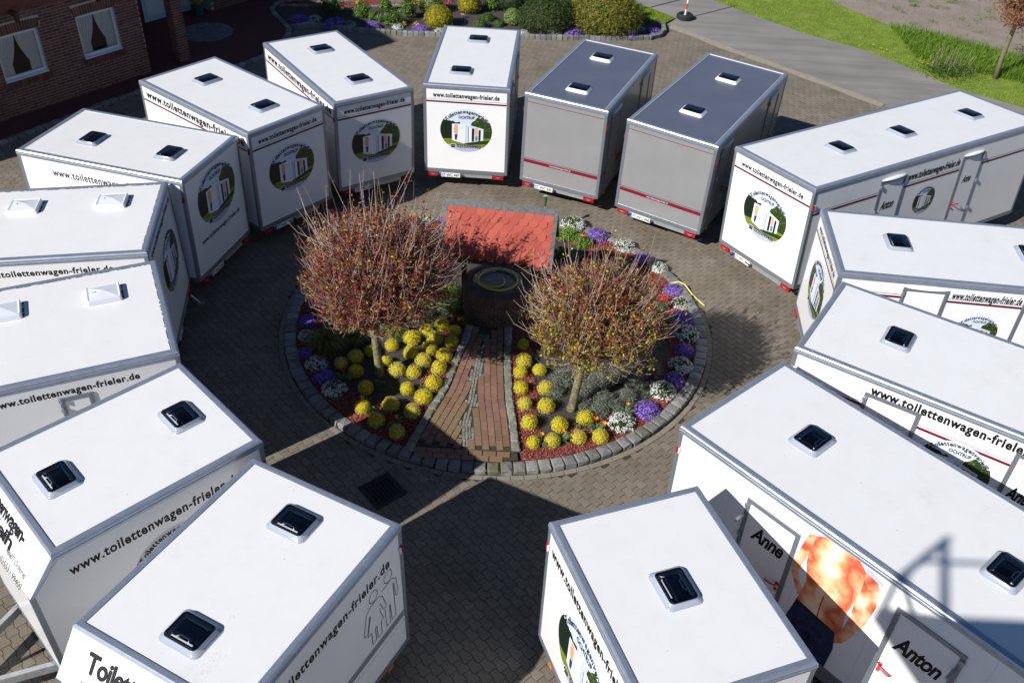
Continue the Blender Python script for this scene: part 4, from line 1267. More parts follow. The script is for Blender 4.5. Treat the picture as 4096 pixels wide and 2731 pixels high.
loft(mb, [ring3(MX, MY, .03, .001), ring3(MX, MY, .03, .012), ring3(MX - .012, MY - .012, .03, .075), ring3(MX - .022, MY - .022, .03, .085)]); M_RIM = mb.mesh('hatch', G['milky_dome'])
mb = MB(); q = ring3(MX - .022, MY - .022, .03, .085); q2 = ring3(MX - .05, MY - .05, .01, .076)
n = len(q); mb.add(q + q2 + [(0, 0, .115)], [(i, (i + 1) % n, n + (i + 1) % n, n + i) for i in range(n)] + [(n + i, n + (i + 1) % n, 2 * n) for i in range(n)]); M_DOME = mb.mesh('dome', G['milky_dome'])
mb = MB(); mb.box(.12, -.012, .098, .175, .012, .112); M_CATCH = mb.mesh('handle', G['white_plastic'])
mb = MB(); g = random.Random(1)
for i in range(60):
    t = g.uniform(-1, 1); s = g.choice([(-1, 0), (0, -1)])
    x, y = (t * MX, -MY - .006) if s[0] == 0 else (-MX - .006, t * MY)
    mb.box(x - .02, y - .006, .0005, x + .02, y + .008, .003)
M_SEAL = mb.mesh('sealant', G['seam_black'])
H_FRAME2 = H_FRAME.copy(); H_FRAME2.materials[0] = G['white_plastic']
H_BLIND2 = H_BLIND.copy(); H_BLIND2.materials[0] = G['hatch_floor']
def hatch(parent, x, y, z, kind, rz=0.0):
    if kind == 'milky':
        h_ = link('hatch', M_RIM, parent, loc=(x, y, z), rot=(0, 0, rz))
        link('dome', M_DOME, h_); link('handle', M_CATCH, h_); link('sealant', M_SEAL, h_)
    else:
        h_ = link('hatch', H_FRAME2 if kind == 'clear' else H_FRAME, parent, loc=(x, y, z), rot=(0, 0, rz))
        link('seal', H_SEAL, h_); link('inner_wall', H_WELL, h_); link('blind', H_BLIND2 if kind == 'clear' else H_BLIND, h_); link('handle', H_HANDLE2 if kind == 'clear' else H_HANDLE, h_); link('dome', H_DOME, h_)
    return h_

# ================================================================ TRAILERS
# rear-edge centre x, y, heading, width, length, roof height, floor height, pitch, roll
TR = {
1: (-6.177, 16.768, 75.93, 2.132, 3.647, 2.812, .499, .0080, -.0196),
2: (-5.046, 18.596, 51.83, 2.065, 3.918, 2.827, .497, .0, -.0106),
3: (-3.411, 20.257, 35.57, 2.025, 4.055, 2.718, .507, .0064, -.0175),
4: (-1.345, 20.944, -2.38, 2.045, 3.921, 2.737, .481, -.0071, -.0020),
5: (.985, 20.295, -22.04, 2.031, 3.894, 2.762, .503, -.0036, -.0151),
6: (3.283, 19.031, -29.17, 2.151, 4.840, 2.727, .507, -.0036, -.0247),
7: (5.217, 17.493, -57.46, 2.330, 7.314, 2.808, .501, -.0181, .0534),
8: (5.763, 14.868, -94.64, 2.213, 5.60, 2.756, .504, -.0012, .0069),
9: (5.021, 12.490, -122.37, 2.227, 5.60, 2.806, .500, -.0025, -.0013),
10: (3.288, 10.401, -137.62, 2.364, 6.20, 2.815, .500, .0073, .0164),
11: (1.540, 8.121, -158.90, 2.073, 2.743, 2.837, .496, .0070, .0076),
12: (-2.293, 8.094, 153.17, 2.308, 2.950, 2.857, .496, .0003, -.0193),
13: (-4.081, 9.731, 135.60, 2.188, 2.857, 2.801, .500, -.0055, -.0021),
14: (-5.504, 11.878, 115.02, 2.600, 4.500, 2.835, .500, .0030, .0033),
15: (-6.501, 14.505, 99.85, 2.479, 4.500, 2.824, .500, -.0161, -.0060),
}
RAIL = [(-.088, .001), (-.088, .013), (-.075, .016), (-.022, .016), (-.004, .008), (.009, -.010), (.009, -.046), (.015, -.051), (.015, -.061), (.009, -.066), (.009, -.100), (.0, -.104)]
def rail(parent, p0, p1, d0, d1, z, prof=RAIL, mat='aluminium'):
    """profile swept from corner p0 to p1; d0, d1 = outward diagonals of the mitred corners"""
    n = len(prof)
    vs = [(p0[0] + d0[0] * o, p0[1] + d0[1] * o, z + h) for o, h in prof] + [(p1[0] + d1[0] * o, p1[1] + d1[1] * o, z + h) for o, h in prof]
    mb = MB(); mb.add(vs, [(i, n + i, n + i + 1, i + 1) for i in range(n - 1)])
    me = mb.mesh('roof_rail', G[mat])
    return link('roof_rail', me, parent)
RIVET = MB(); RIVET.tube([(0, 0, 0), (0, 0, .004), (0, 0, .006)], [.008, .007, .003], 6); RIVET = RIVET.mesh('rivet', G['aluminium'])

class Trailer:
    def __init__(s, k, label, grey=False, nose=False, cat='trailer', wheels=(.55,)):
        x, y, th, W, L, H, zb, tp, tr_ = TR[k]
        s.W, s.L, s.H, s.zb, s.nose = W, L, H, zb, nose
        u = Vector((math.cos(R(th)), math.sin(R(th)), tr_)); v = Vector((-math.sin(R(th)), math.cos(R(th)), tp))
        u.normalize(); v = (v - u * v.dot(u)).normalized(); n = u.cross(v)
        M = Matrix((u, v, n)).transposed().to_4x4(); M.translation = Vector((x, y, H)) - n * H
        s.root = empty('box_trailer', matrix=M)
        tag(s.root, label, cat, 'trailers parked in a ring round the flower bed')
        pan = 'grey_panel' if grey else 'white_panel'; s.pan = pan
        h = W / 2
        NL, NZ = (.385, .48) if nose else (0, 0)
        s.NL, s.NZ = NL, NZ
        prof = [(0, zb + .02), (0, H - .012), (L, H - .012)]
        if nose: prof += [(L + NL, H - NZ), (L + NL, zb + .02)]
        else: prof += [(L, zb + .02)]
        mb = MB(); mb.prism(prof, -h, h, fn=lambda a, b_, q: (q, a, b_)); 
        # prism winding: flip so that faces point outwards
        mb.f = [f[::-1] for f in mb.f]
        mb.obj('body', G[pan], s.root)
        mb = MB(); mb.box(-h + .06, .06, H - .0115, h - .06, L - .06, H + .002); s.roof = mb.obj('roof', G['grey_roof' if grey else 'white_roof'], s.root)
        cs = [(-h, 0), (h, 0), (h, L), (-h, L)]; ds = [(-1, -1), (1, -1), (1, 1), (-1, 1)]
        for i in range(4): rail(s.root, cs[i], cs[(i + 1) % 4], ds[i], ds[(i + 1) % 4], H)
        # corner posts
        for (cx, cy), (dx, dy) in zip([(-h, 0), (h, 0), (h, L + NL), (-h, L + NL)], ds):
            w, e, top = .062, .006, (H - .10 if not (nose and dy > 0) else H - NZ)
            q = [(cx + dx * e, cy + dy * e), (cx + dx * e, cy - dy * w), (cx + dx * .001, cy - dy * w), (cx + dx * .001, cy + dy * .001), (cx - dx * w, cy + dy * .001), (cx - dx * w, cy + dy * e)]
            ar = sum(q[i][0] * q[(i + 1) % 6][1] - q[(i + 1) % 6][0] * q[i][1] for i in range(6))
            if ar < 0: q = q[::-1]
            mb = MB(); mb.prism(q, zb + .0, top); mb.obj('corner_post', G['frame_alu'], s.root)
        if nose:
            for sx in (-1, 1):                              # trim of the sloping front and the slope itself
                mb = MB(); x0, x1 = sorted((sx * (h - .06), sx * (h + .008)))
                q = [(L + .005, H - .09), (L + NL + .008, H - NZ), (L + NL - .07, H - NZ), (L - .06, H - .09)]
                mb.prism(q[::-1], sx * (h + .001) if sx < 0 else h + .001, sx * (h + .007), fn=lambda a, b_, q_: (q_, a, b_)); mb.obj('nose_trim', G['aluminium'], s.root)
        # bottom rail
        lz0, lz1 = zb - .015, zb + .085
        for a in ((-h + .062, -.010, h - .062, -.001), (-h + .062, L + NL + .001, h - .062, L + NL + .010)):
            mb = MB(); mb.box(a[0], a[1], lz0, a[2], a[3], lz1); mb.obj('bottom_rail', G['frame_alu'], s.root)
        for sx in (-1, 1):
            x0, x1 = sorted((sx * (h + .001), sx * (h + .010)))
            mb = MB(); mb.box(x0, .062, lz0, x1, L + NL - .062, lz1); mb.obj('bottom_rail', G['frame_alu'], s.root)
        # chassis, wheels, drawbar
        ch = MB(); ch.box(-h * .62, .1, zb - .14, -h * .62 + .07, L + NL - .05, zb - .02); ch.box(h * .62 - .07, .1, zb - .14, h * .62, L + NL - .05, zb - .02)
        ch.obj('chassis', G['galvanised'], s.root)
        for f_ in wheels:
            for sx in (-1, 1):
                wx = sx * (h - .22)
                mb = MB(); mb.tube([(wx - .09, L * f_, .31), (wx - .08, L * f_, .31), (wx + .08, L * f_, .31), (wx + .09, L * f_, .31)], [.27, .31, .31, .27], 22)
                wh_ = mb.obj('wheel', G['black_rubber'], s.root)
                mb = MB(); mb.tube([(wx + sx * .091, L * f_, .31), (wx + sx * .10, L * f_, .31)], [.19, .17], 16); mb.obj('rim', G['rim_grey'], wh_)
        s.drawbar()
        # rear lamps and bar
        mb = MB(); mb.box(-h + .36, .015, zb - .125, h - .36, .05, zb - .022); mb.obj('lamp_bar', G['galvanised'], s.root)
        for sx in (-1, 1):
            cx = sx * (h - .21)
            mb = MB(); mb.add([(cx - .13, -.015, zb - .128), (cx + .13, -.015, zb - .128), (cx + .13, -.035, zb - .045), (cx - .13, -.035, zb - .045), (cx - .13, .04, zb - .128), (cx + .13, .04, zb - .128), (cx + .13, .04, zb - .03), (cx - .13, .04, zb - .03)],
                              [(0, 1, 2, 3), (3, 2, 6, 7), (0, 4, 5, 1), (1, 5, 6, 2), (0, 3, 7, 4)])
            tl_ = mb.obj('tail_lamp', G['tail_red'], s.root)
            mb = MB(); mb.add([(cx - .07, -.0395, zb - .05), (cx + .07, -.0395, zb - .05), (cx, -.030, zb - .098)], [(0, 1, 2)[::-1]]); mb.obj('lens', G['grey_print'], tl_)
            mb = MB(); x0, x1 = sorted((sx * (h + .007), sx * (h + .03))); mb.box(x0, .012, H - .46, x1, .05, H - .36); ml = mb.obj('marker_lamp', G['tail_red'], s.root)
            mb = MB(); mb.box(x0, .051, H - .46, x1, .075, H - .36); mb.obj('lens', G['clear_lens'], ml)
            mb = MB(); x0, x1 = sorted((sx * (h + .0), sx * (h + .018))); mb.box(x0, .42, zb - .075, x1, .53, zb - .03); mb.obj('side_reflector', G['amber_lens'], s.root)
    def drawbar(s):
        y1, zb = s.L + s.NL, s.zb
        for sx in (-1, 1):
            a, b_ = Vector((sx * s.W * .36, y1 - .4, zb - .11)), Vector((sx * .05, y1 + 1.35, zb - .09))
            d = (b_ - a).normalized(); sd = d.cross(Vector((0, 0, 1))) * .035; up = Vector((0, 0, .07))
            vs = [a - sd - up, a + sd - up, a + sd + up, a - sd + up, b_ - sd - up, b_ + sd - up, b_ + sd + up, b_ - sd + up]
            mb = MB(); mb.add(vs, [(0, 1, 2, 3)[::-1], (4, 5, 6, 7), (0, 1, 5, 4), (1, 2, 6, 5), (2, 3, 7, 6), (3, 0, 4, 7)]); mb.obj('drawbar', G['galvanised'], s.root)
        mb = MB(); mb.box(-.06, y1 + 1.3, zb - .12, .06, y1 + 1.62, zb - .02); mb.obj('coupling', G['cast_iron'], s.root)
        mb = MB(); mb.tube([(.16, y1 + 1.0, .20), (.16, y1 + 1.0, .85)], .03, 8); jw = mb.obj('jockey_wheel', G['galvanised'], s.root)
        mb = MB(); mb.tube([(.12, y1 + 1.0, .105), (.20, y1 + 1.0, .105)], .105, 16); mb.obj('tyre', G['black_rubber'], jw)
    def face(s, f, a, z, out=.004):
        """matrix of a print on a face: local x along the reading direction, y up"""
        h = s.W / 2
        if f == 'rear': X, O_ = Vector((1, 0, 0)), Vector((a - h, -out, z))
        elif f == 'right': X, O_ = Vector((0, 1, 0)), Vector((h + out, a, z))
        elif f == 'left': X, O_ = Vector((0, -1, 0)), Vector((-h - out, a, z))
        elif f == 'front': X, O_ = Vector((-1, 0, 0)), Vector((h - a, s.L + s.NL + out, z))
        Y = Vector((0, 0, 1))
        if f == 'nose':
            X = Vector((-1, 0, 0)); Y = Vector((0, -s.NL, s.NZ)).normalized()
            Z = X.cross(Y); O_ = Vector((h - a, s.L + s.NL, s.H - s.NZ)) + Y * z + Z * out
        M = Matrix((X, Y, X.cross(Y))).transposed().to_4x4(); M.translation = O_
        return M
    def z(s, d): return s.H + d
    def url(s, f, a0, a1, d, hgt=.125, mat='black_print', shear=0.0, bold=.042, out=.0016):
        M = s.face(f, a0, s.z(d) - hgt / 2, out) @ Matrix.Diagonal((abs(a1 - a0), hgt, 1, 1))
        o_ = link('website_lettering', url_mesh(mat, bold, shear), s.root); o_.matrix_local = M
    def stripe(s, f, a0, a1, d, t=.045, line=True, mat='maroon_print', lmat='black_print', gap=.03):
        mb = MB(); w = abs(a1 - a0)
        mb.add([(0, 0, 0), (w, 0, 0), (w, t, 0), (0, t, 0)], [(0, 1, 2, 3)], 0)
        if line: mb.add([(0, t + gap, 0), (w, t + gap, 0), (w, t + gap + .009, 0), (0, t + gap + .009, 0)], [(0, 1, 2, 3)], 1)
        mb.obj('stripe', [G[mat], G[lmat]], s.root, matrix=s.face(f, a0, s.z(d) - t / 2, .0011))
    def oval(s, f, a, d, hw=.63, hh=None, me=None, out=.0018):
        hh = hh or hw / 1.0
        M = s.face(f, a, s.z(d), out) @ Matrix.Diagonal((hw, hh / .86, 1, 1))
        o_ = link('picture_decal', me or OVAL, s.root); o_.matrix_local = M
    def word(s, f, a0, d, body, w, hgt, mat='black_print', shear=.0, bold=.03, name='lettering', parent=None, out=.0025, space=1.0):
        me = text_mb(body, w, hgt, bold=bold, shear=shear, space=space).mesh(name, G[mat])
        o_ = link(name, me, parent or s.root); o_.matrix_local = s.face(f, a0, d if f == 'nose' else s.z(d), out); return o_
    def plate(s, num):
        zb = s.zb
        mb = MB(); mb.box(-.26, -.012, zb - .135, .26, .012, zb - .025); p_ = mb.obj('number_plate', G['plate_white'], s.root, loc=(-.40, 0, 0))
        mb = MB(); mb.box(-.258, -.0135, zb - .133, -.212, -.0125, zb - .027); mb.obj('blue_band', G['plate_blue'], p_)
        mb = text_mb('ST WC ' + num, .435, .078, bold=.02, space=1.0); me = mb.mesh('plate_lettering', G['black_print'])
        o_ = link('plate_lettering', me, p_); o_.matrix_local = Matrix(((1, 0, 0, -.196), (0, 0, -1, -.014), (0, 1, 0, zb - .119), (0, 0, 0, 1)))
        for sx in (-1, 1):
            mb = MB(); mb.tube([(sx * .30, -.02, zb - .05), (sx * .30, -.035, zb - .08), (sx * .30, -.02, zb - .11)], [.03, .04, .03], 8); mb.obj('plate_lamp', G['black_rubber'], p_)
    def door(s, f, a0, a1, top, bot, name=None, hinge=None, handle=None, nsize=(.36, .20), nd=-.85, lamp=False, namea=None):
        """a door with aluminium frame on a side wall; a0..a1 along the length"""
        X = abs(a1 - a0)
        base = s.face(f, a0, s.z(bot), .002)
        dr = empty('door', matrix=base, parent=s.root)
        Hh = top - bot; fw, e = .066, .016
        for nm, q in (('door_frame', (0, 0, fw, Hh)), ('door_frame', (X - fw, 0, X, Hh)), ('door_frame', (fw, Hh - fw, X - fw, Hh)), ('door_frame', (fw, 0, X - fw, fw))):
            mb = MB(); mb.box(q[0], q[1], 0, q[2], q[3], e); 
            if q[3] - q[1] > q[2] - q[0]: mb.box(q[0] + fw * .42, q[1] + .004, e, q[0] + fw * .55, q[3] - .004, e + .004)
            mb.obj(nm, G['frame_alu'], dr)
        mb = MB(); mb.box(fw, fw, .001, X - fw, Hh - fw, .006); mb.obj('door_panel', G[s.pan], dr)
        if name:
            w_, h_ = nsize
            me = text_mb(name, w_, h_, bold=.034, shear=.32, space=.95).mesh('door_lettering', G['black_print'])
            link('door_lettering', me, dr, loc=((namea if namea is not None else (X - w_) / 2), nd - bot, .0072))
        for hz in (.25, .62, .93):
            mb = MB(); hx = -.01 if hinge == 'l' else X - .05
            mb.box(hx, Hh * hz - .03, e, hx + .06, Hh * hz + .03, e + .02); mb.tube([(hx + .03, Hh * hz - .045, e + .02), (hx + .03, Hh * hz + .045, e + .02)], .012, 6); mb.obj('hinge', G['aluminium'], dr)
        if handle:
            hx = .10 if handle == 'l' else X - .10
            hz = -1.42 - bot; sg = 1 if handle == 'l' else -1
            mb = MB(); mb.tube([(hx, hz, .006), (hx, hz, .06), (hx + sg * .04, hz, .075), (hx + sg * .15, hz - .02, .075), (hx + sg * .17, hz - .03, .05)], .013, 8); mb.tube([(hx, hz, .006), (hx, hz, .018)], .032, 10); mb.tube([(hx, hz - .11, .006), (hx, hz - .11, .03)], [.028, .02], 10)
            mb.obj('handle', G['handle_red'], dr, smooth=True)
        if lamp:
            mb = MB(); vs = []; n1, n2 = 12, 5
            for i in range(n1 + 1):
                u_ = i / n1; wv = math.sin(math.pi * u_) ** .5
                for j in range(n2 + 1):
                    t = math.pi / 2 * j / n2
                    vs.append((.02 + (X - .04) * u_, Hh + .006 + .042 * wv * math.sin(t), .065 * wv * math.cos(t) + .001))
            fs = [(i * (n2 + 1) + j, (i + 1) * (n2 + 1) + j, (i + 1) * (n2 + 1) + j + 1, i * (n2 + 1) + j + 1) for i in range(n1) for j in range(n2)]
            mb.add(vs, fs); mb.obj('rain_hood', G['white_plastic'], dr, smooth=True)
        return dr
    def hatches(s, pts, kind='dark', rz=0.0):
        for u_, v_ in pts: hatch(s.root, u_ - s.W / 2, v_, s.H + .002, kind, rz)
    def rivets(s, faces):
        h = s.W / 2
        mb = MB()
        n = int(s.L / .42)
        for i in range(n):
            y = .25 + i * .42
            for sx in (-1, 1): mb.box(sx * (h - .055) - .006, y - .006, s.H + .0155, sx * (h - .055) + .006, y + .006, s.H + .0195)
        o_ = mb.obj('rivet_row', G['galvanised'], s.root); o_['kind'] = 'stuff'

def std_rear(t, stripe=True, ov=True, num=None, dz=-.24):
    W = t.W
    t.url('rear', .11 * W, .885 * W, dz, .115)
    if stripe: t.stripe('rear', .066, W - .066, -.41, .042)
    if ov: t.oval('rear', W / 2, -1.12, .63, .555)
    if num: t.plate(num)

# --- 1
t1 = Trailer(1, 'white trailer before the brick house, oval picture above a web address on its shaded end')
t1.oval('rear', 1.10, -.78, .72, .63); t1.url('rear', .31, 1.83, -1.55, .10); t1.plate('440')
t1.url('left', 2.92, .55, -.34, .16, bold=.018); t1.hatches([(.93, 2.56), (.92, .81)], rz=0)
# --- 2
t2 = Trailer(2, 'white trailer second from the brick house, its far end pointing at the porch pillar')
std_rear(t2, num='443'); t2.url('left', 3.72, .17, -.24, .17); t2.stripe('left', 3.85, .066, -.415, .042); t2.oval('left', 2.0, -1.0, .5, .45); t2.hatches([(1.08, 2.87), (1.09, .85)])
# --- 3
t3 = Trailer(3, 'white trailer with a shaded end, between the house-side trailers and the sunlit one')
std_rear(t3, num='442'); t3.url('left', 3.85, .17, -.24, .17); t3.stripe('left', 3.98, .066, -.415, .042); t3.oval('left', 2.0, -1.0, .5, .45); t3.hatches([(1.08, 3.01), (1.08, .95)])
# --- 4
t4 = Trailer(4, 'white trailer next to the grey pair, its sunlit end facing straight at the well')
std_rear(t4, num='447'); t4.hatches([(1.01, 3.01), (.80, .88)]); t4.door('right', .5, 1.25, -.28, -2.1, hinge='r', handle='l'); t4.door('right', 2.4, 3.15, -.28, -2.1, hinge='r', handle='l')
# --- 5, 6 grey
t5 = Trailer(5, 'grey trailer with a slate blue roof, beside the white sunlit trailer', grey=True)
t6 = Trailer(6, 'longer grey trailer with a slate blue roof, beside the long white trailer', grey=True, wheels=(.48, .62))
for t, num in ((t5, '445'), (t6, '446')):
    t.stripe('rear', .066, t.W - .066, -.20, .014, False, 'red_stripe'); t.stripe('rear', .066, t.W - .066, -1.71, .085, True, 'red_stripe', 'black_print', .022)
    t.url('rear', .74, 1.28, -1.705, .05, 'pale_grey_print', bold=.01, out=.0017); t.plate(num)
    t.stripe('right', .07, t.L - .07, -1.71, .085, False, 'red_stripe')
    t.door('right', .35, 1.1, -.22, -2.08, hinge='l', handle='r', lamp=True); t.door('right', t.L - 1.25, t.L - .5, -.22, -2.08, hinge='l', handle='r', lamp=True)
t5.hatches([(.88, 2.89), (1.03, .82)], 'clear'); t6.hatches([(1.05, 3.56), (1.05, 1.31)], 'clear')
# --- 7
t7 = Trailer(7, 'longest white trailer, with three roof hatches, two named doors and a red handle', wheels=(.48, .58))
std_rear(t7, num='444', dz=-.27)
t7.stripe('right', .066, t7.L - .066, -.585, .05); t7.url('right', 2.86, 4.53, -.37, .17, shear=.25)
t7.door('right', 1.95, 2.75, -.27, -2.12, 'Anton', 'l', None, (.42, .20), -.98, True); t7.door('right', 4.58, 5.33, -.27, -2.12, 'Anne', 'r', 'l', (.30, .18), -.95, True)
t7.oval('right', 3.60, -1.07, .35, .33); t7.hatches([(1.2, 6.12), (1.16, 3.85), (1.13, 1.96)])
# --- 8
t8 = Trailer(8, 'white trailer just right of the long one, a hatch near its blue-edged roof corner', wheels=(.48, .6))
std_rear(t8); t8.stripe('right', .066, t8.L - .066, -.39, .045); t8.url('right', 2.0, 3.19, -.25, .15, shear=.2)
t8.door('right', 1.14, 1.93, -.17, -2.1, None, 'l', None, lamp=True); t8.door('right', 3.22, 4.0, -.17, -2.1, 'Anne', 'r', 'l', (.34, .2), -.85, True); t8.oval('right', 2.62, -.98, .38, .36); t8.hatches([(1.03, 1.23), (1.03, 3.6)])
# --- 9
t9 = Trailer(9, 'white trailer with a big web address above a red stripe and oval picture, far right', wheels=(.48, .6))
std_rear(t9); t9.stripe('right', .066, t9.L - .066, -.56, .05, mat='red_stripe'); t9.url('right', 1.25, 3.78, -.215, .17)
t9.door('right', 1.19, 2.04, -.29, -2.1, None, 'l', None); t9.door('right', 3.38, 4.2, -.29, -2.1, 'Anton', 'r', 'l', (.5, .26), -1.15, namea=.10); t9.oval('right', 2.72, -1.02, .52, .50); t9.hatches([(1.05, 1.26), (1.05, 4.0)])
# --- 10
t10 = Trailer(10, 'white trailer with a printed bare back between its two named doors, lower right', wheels=(.48, .6))
t10.door('right', 1.27, 2.12, -.36, -2.15, 'Anne', 'l', 'r', (.52, .26), -.98, namea=.18); t10.door('right', 3.52, 4.42, -.36, -2.15, 'Anton', 'r', 'l', (.62, .28), -1.02, namea=.13)
std_rear(t10)
mb = MB()
def flat(pts, m, z):
    ar = sum(pts[i][0] * pts[(i + 1) % len(pts)][1] - pts[(i + 1) % len(pts)][0] * pts[i][1] for i in range(len(pts)))
    mb.add([(a, b_, z) for a, b_ in (pts if ar > 0 else pts[::-1])], [tuple(range(len(pts)))], m)
flat([(2.42, -.112), (2.92, -.112), (3.04, -.22), (3.07, -.5), (3.03, -.85), (3.0, -1.1), (3.03, -1.35), (3.0, -1.56), (2.33, -1.46), (2.36, -1.25), (2.38, -1.0), (2.30, -.7), (2.27, -.45), (2.30, -.2)], 0, .0)
flat([(2.30, -.18), (2.30, -.45), (2.27, -.72), (2.23, -.95), (2.38, -1.24), (2.33, -1.34), (2.14, -1.02), (2.13, -.85), (2.17, -.5), (2.21, -.26)], 5, .001)
flat([(3.03, -.16), (3.16, -.18), (3.26, -.32), (3.30, -.62), (3.27, -.95), (3.23, -1.2), (3.10, -1.58), (2.98, -1.70), (2.92, -1.64), (3.03, -1.38), (3.06, -1.05), (3.04, -.75), (3.06, -.5)], 5, .001)
flat([(2.34, -1.44), (2.97, -1.52), (3.02, -1.8), (3.0, -2.24), (2.26, -2.24), (2.28, -1.8)], 1, .0015)
flat([(2.34, -1.42), (2.97, -1.50), (2.975, -1.56), (2.335, -1.49)], 2, .0022); flat([(2.66, -1.85), (2.70, -1.85), (2.68, -2.24), (2.62, -2.24)], 2, .0022)
flat([(3.03, -.12), (3.28, -.20), (3.27, -.26), (3.02, -.19)], 3, .0018)
def bar(pts, w, m, z):
    for (a, b_), (c, d_) in zip(pts[:-1], pts[1:]):
        v = Vector((c - a, d_ - b_)); v.normalize(); n_ = Vector((-v.y, v.x)) * w / 2
        flat([(a - n_.x, b_ - n_.y), (c - n_.x, d_ - n_.y), (c + n_.x, d_ + n_.y), (a + n_.x, b_ + n_.y)], m, z)
bar([(2.665, -1.05), (2.66, -1.25), (2.68, -1.48)], .02, 4, .0006)
mb.obj('figure_decal', [G['torso_print'], G['denim_print'], G['print_dark'], G['print_lavender'], G['print_shade'], G['arm_print']], t10.root, matrix=Matrix(((0, 0, 1, t10.W / 2 + .0035), (1, 0, 0, 0), (0, 1, 0, t10.H), (0, 0, 0, 1))))
for a in (.55, 1.0, 2.25, 3.35, 4.7):
    mb = MB(); mb.box(0, -2.1, 0, .004, -.12, .0006); mb.obj('tile_line', G['pale_grey_print'], t10.root, matrix=Matrix(((0, 0, 1, t10.W / 2 + .002), (1, 0, 0, a), (0, 1, 0, t10.H), (0, 0, 0, 1))))
for f_ in (1.28, 4.36):                                  # door stays sticking out by the frames
    mb = MB(); mb.box(t10.W / 2 + .02, f_ - .02, t10.H - .70, t10.W / 2 + .19, f_ + .02, t10.H - .66); mb.obj('door_stay', G['galvanised'], t10.root)
t10.hatches([(1.15, 1.33), (1.22, 4.17)], rz=.0)
# --- 11
t11 = Trailer(11, 'short white trailer with one roof hatch at the bottom of the picture, right of centre')
t11.url('right', .15, 2.52, -.36, .17); t11.oval('right', 1.30, -1.33, .73, .70); t11.url('front', .35, 1.95, -.36, .13); t11.hatches([(1.04, 1.38)], rz=R(90)); std_rear(t11)
# --- 12
t12 = Trailer(12, 'white trailer with a sloping nose and an outlined couple drawn on its side', nose=True)
t12.url('left', 2.88, .28, -.40, .165, bold=.03); t12.stripe('left', 3.2, .066, -1.66, .13, True, 'grey_print', 'grey_print', -.22)
t12.hatches([(1.13, .62), (1.11, 2.41)])
def outline(pts, closed=True, w=.0085):
    """a thin drawn line along 2d points"""
    q = [Vector((a, b_)) for a, b_ in pts]; n = len(q)
    for i in range(n if closed else n - 1):
        a, b_ = q[i], q[(i + 1) % n]; d = (b_ - a)
        if d.length < 1e-6: continue
        d.normalize(); s_ = Vector((-d.y, d.x)) * w / 2; a2, b2 = a - d * w * .45, b_ + d * w * .45
        mb.add([(*(a2 - s_), 0), (*(b2 - s_), 0), (*(b2 + s_), 0), (*(a2 + s_), 0)], [(0, 1, 2, 3)])
mb = MB()
def circ(cx, cy, rx, ry): return [(cx + rx * math.cos(2 * math.pi * i / 24), cy + ry * math.sin(2 * math.pi * i / 24)) for i in range(24)]
# drawn with x to the reading direction (towards the rear), y up, in metres; woman left, man right
outline(circ(.25, .86, .075, .095)); outline(circ(.53, .90, .075, .10))
outline([(.17, .74), (.10, .68), (.02, .34), (.045, .32), (.09, .33), (.15, .58), (.165, .57), (.08, .26), (.15, .26), (.15, .02), (.225, .02), (.225, .26), (.255, .26), (.255, .02), (.335, .02), (.335, .26), (.385, .26), (.33, .48), (.345, .49)], False)
outline([(.17, .74), (.34, .74), (.40, .68), (.455, .44), (.43, .41), (.395, .43), (.345, .60)], False)
outline([(.40, .77), (.60, .77), (.67, .70), (.69, .40), (.665, .37), (.64, .39), (.625, .66), (.61, .66), (.61, .02), (.535, .02), (.525, .34), (.51, .34), (.50, .02), (.425, .02), (.425, .38)], False)
mb.obj('couple_pictogram', G['black_print'], t12.root, matrix=t12.face('left', .93, t12.z(-1.52), .005) @ Matrix.Diagonal((1.12, 1.0, 1, 1)))
t12.word('nose', .33, .24, 'Toilettenwagen-', 1.7, .23, bold=.032, space=.95); t12.word('nose', .33, -.04, 'verleih', .72, .23, bold=.032, space=.95)
for x0, y0, sx, sy, nn in ((.66, 2.62, .07, .20, 120), (.88, 2.04, .04, .05, 40), (.98, 1.97, .03, .03, 30), (1.17, 1.9, .06, .06, 40)):
    mb = MB(); mb.add([(x0 - t12.W / 2 + a * sx, y0 + b_ * sy, t12.H + .0042) for a, b_ in ((-1, -1), (1, -1), (1, 1), (-1, 1))], [(0, 1, 2, 3)]); mb.obj('rust_stain', G['rust_stain'], t12.root)
# --- 13
t13 = Trailer(13, 'white trailer with a sloping lettered nose and bare drawbar, lower left', nose=True)
t13.url('left', 2.74, .40, -.38, .165, bold=.03); t13.oval('left', 1.45, -1.20, .62, .60, OVAL_BW); t13.hatches([(1.13, .57), (1.13, 2.29)])
t13.word('nose', .30, .37, 'Toilettenwagen-', 1.30, .17, bold=.03, space=.92); t13.word('nose', .42, .16, 'verleih', 1.0, .17, bold=.03, space=.92)
t13.word('nose', 1.36, .10, '48607 Ochtrup', .56, .075, bold=0); t13.word('nose', 1.32, -.05, '02553 / 99400', .62, .085, bold=.0)
mb = MB(); up_ = [(.1, .05), (.5, .3), (.9, .42), (1.35, .30), (1.75, .02)]; lo_ = [(.1, .05), (.55, .2), (.95, .30), (1.3, .20), (1.75, .02)]
mb.add([(a, b_, 0) for a, b_ in lo_ + up_], [(k_, k_ + 1, k_ + 6, k_ + 5) for k_ in range(4)]); mb.obj('swoosh_print', G['pale_grey_print'], t13.root, matrix=t13.face('nose', .2, .05, .0012))
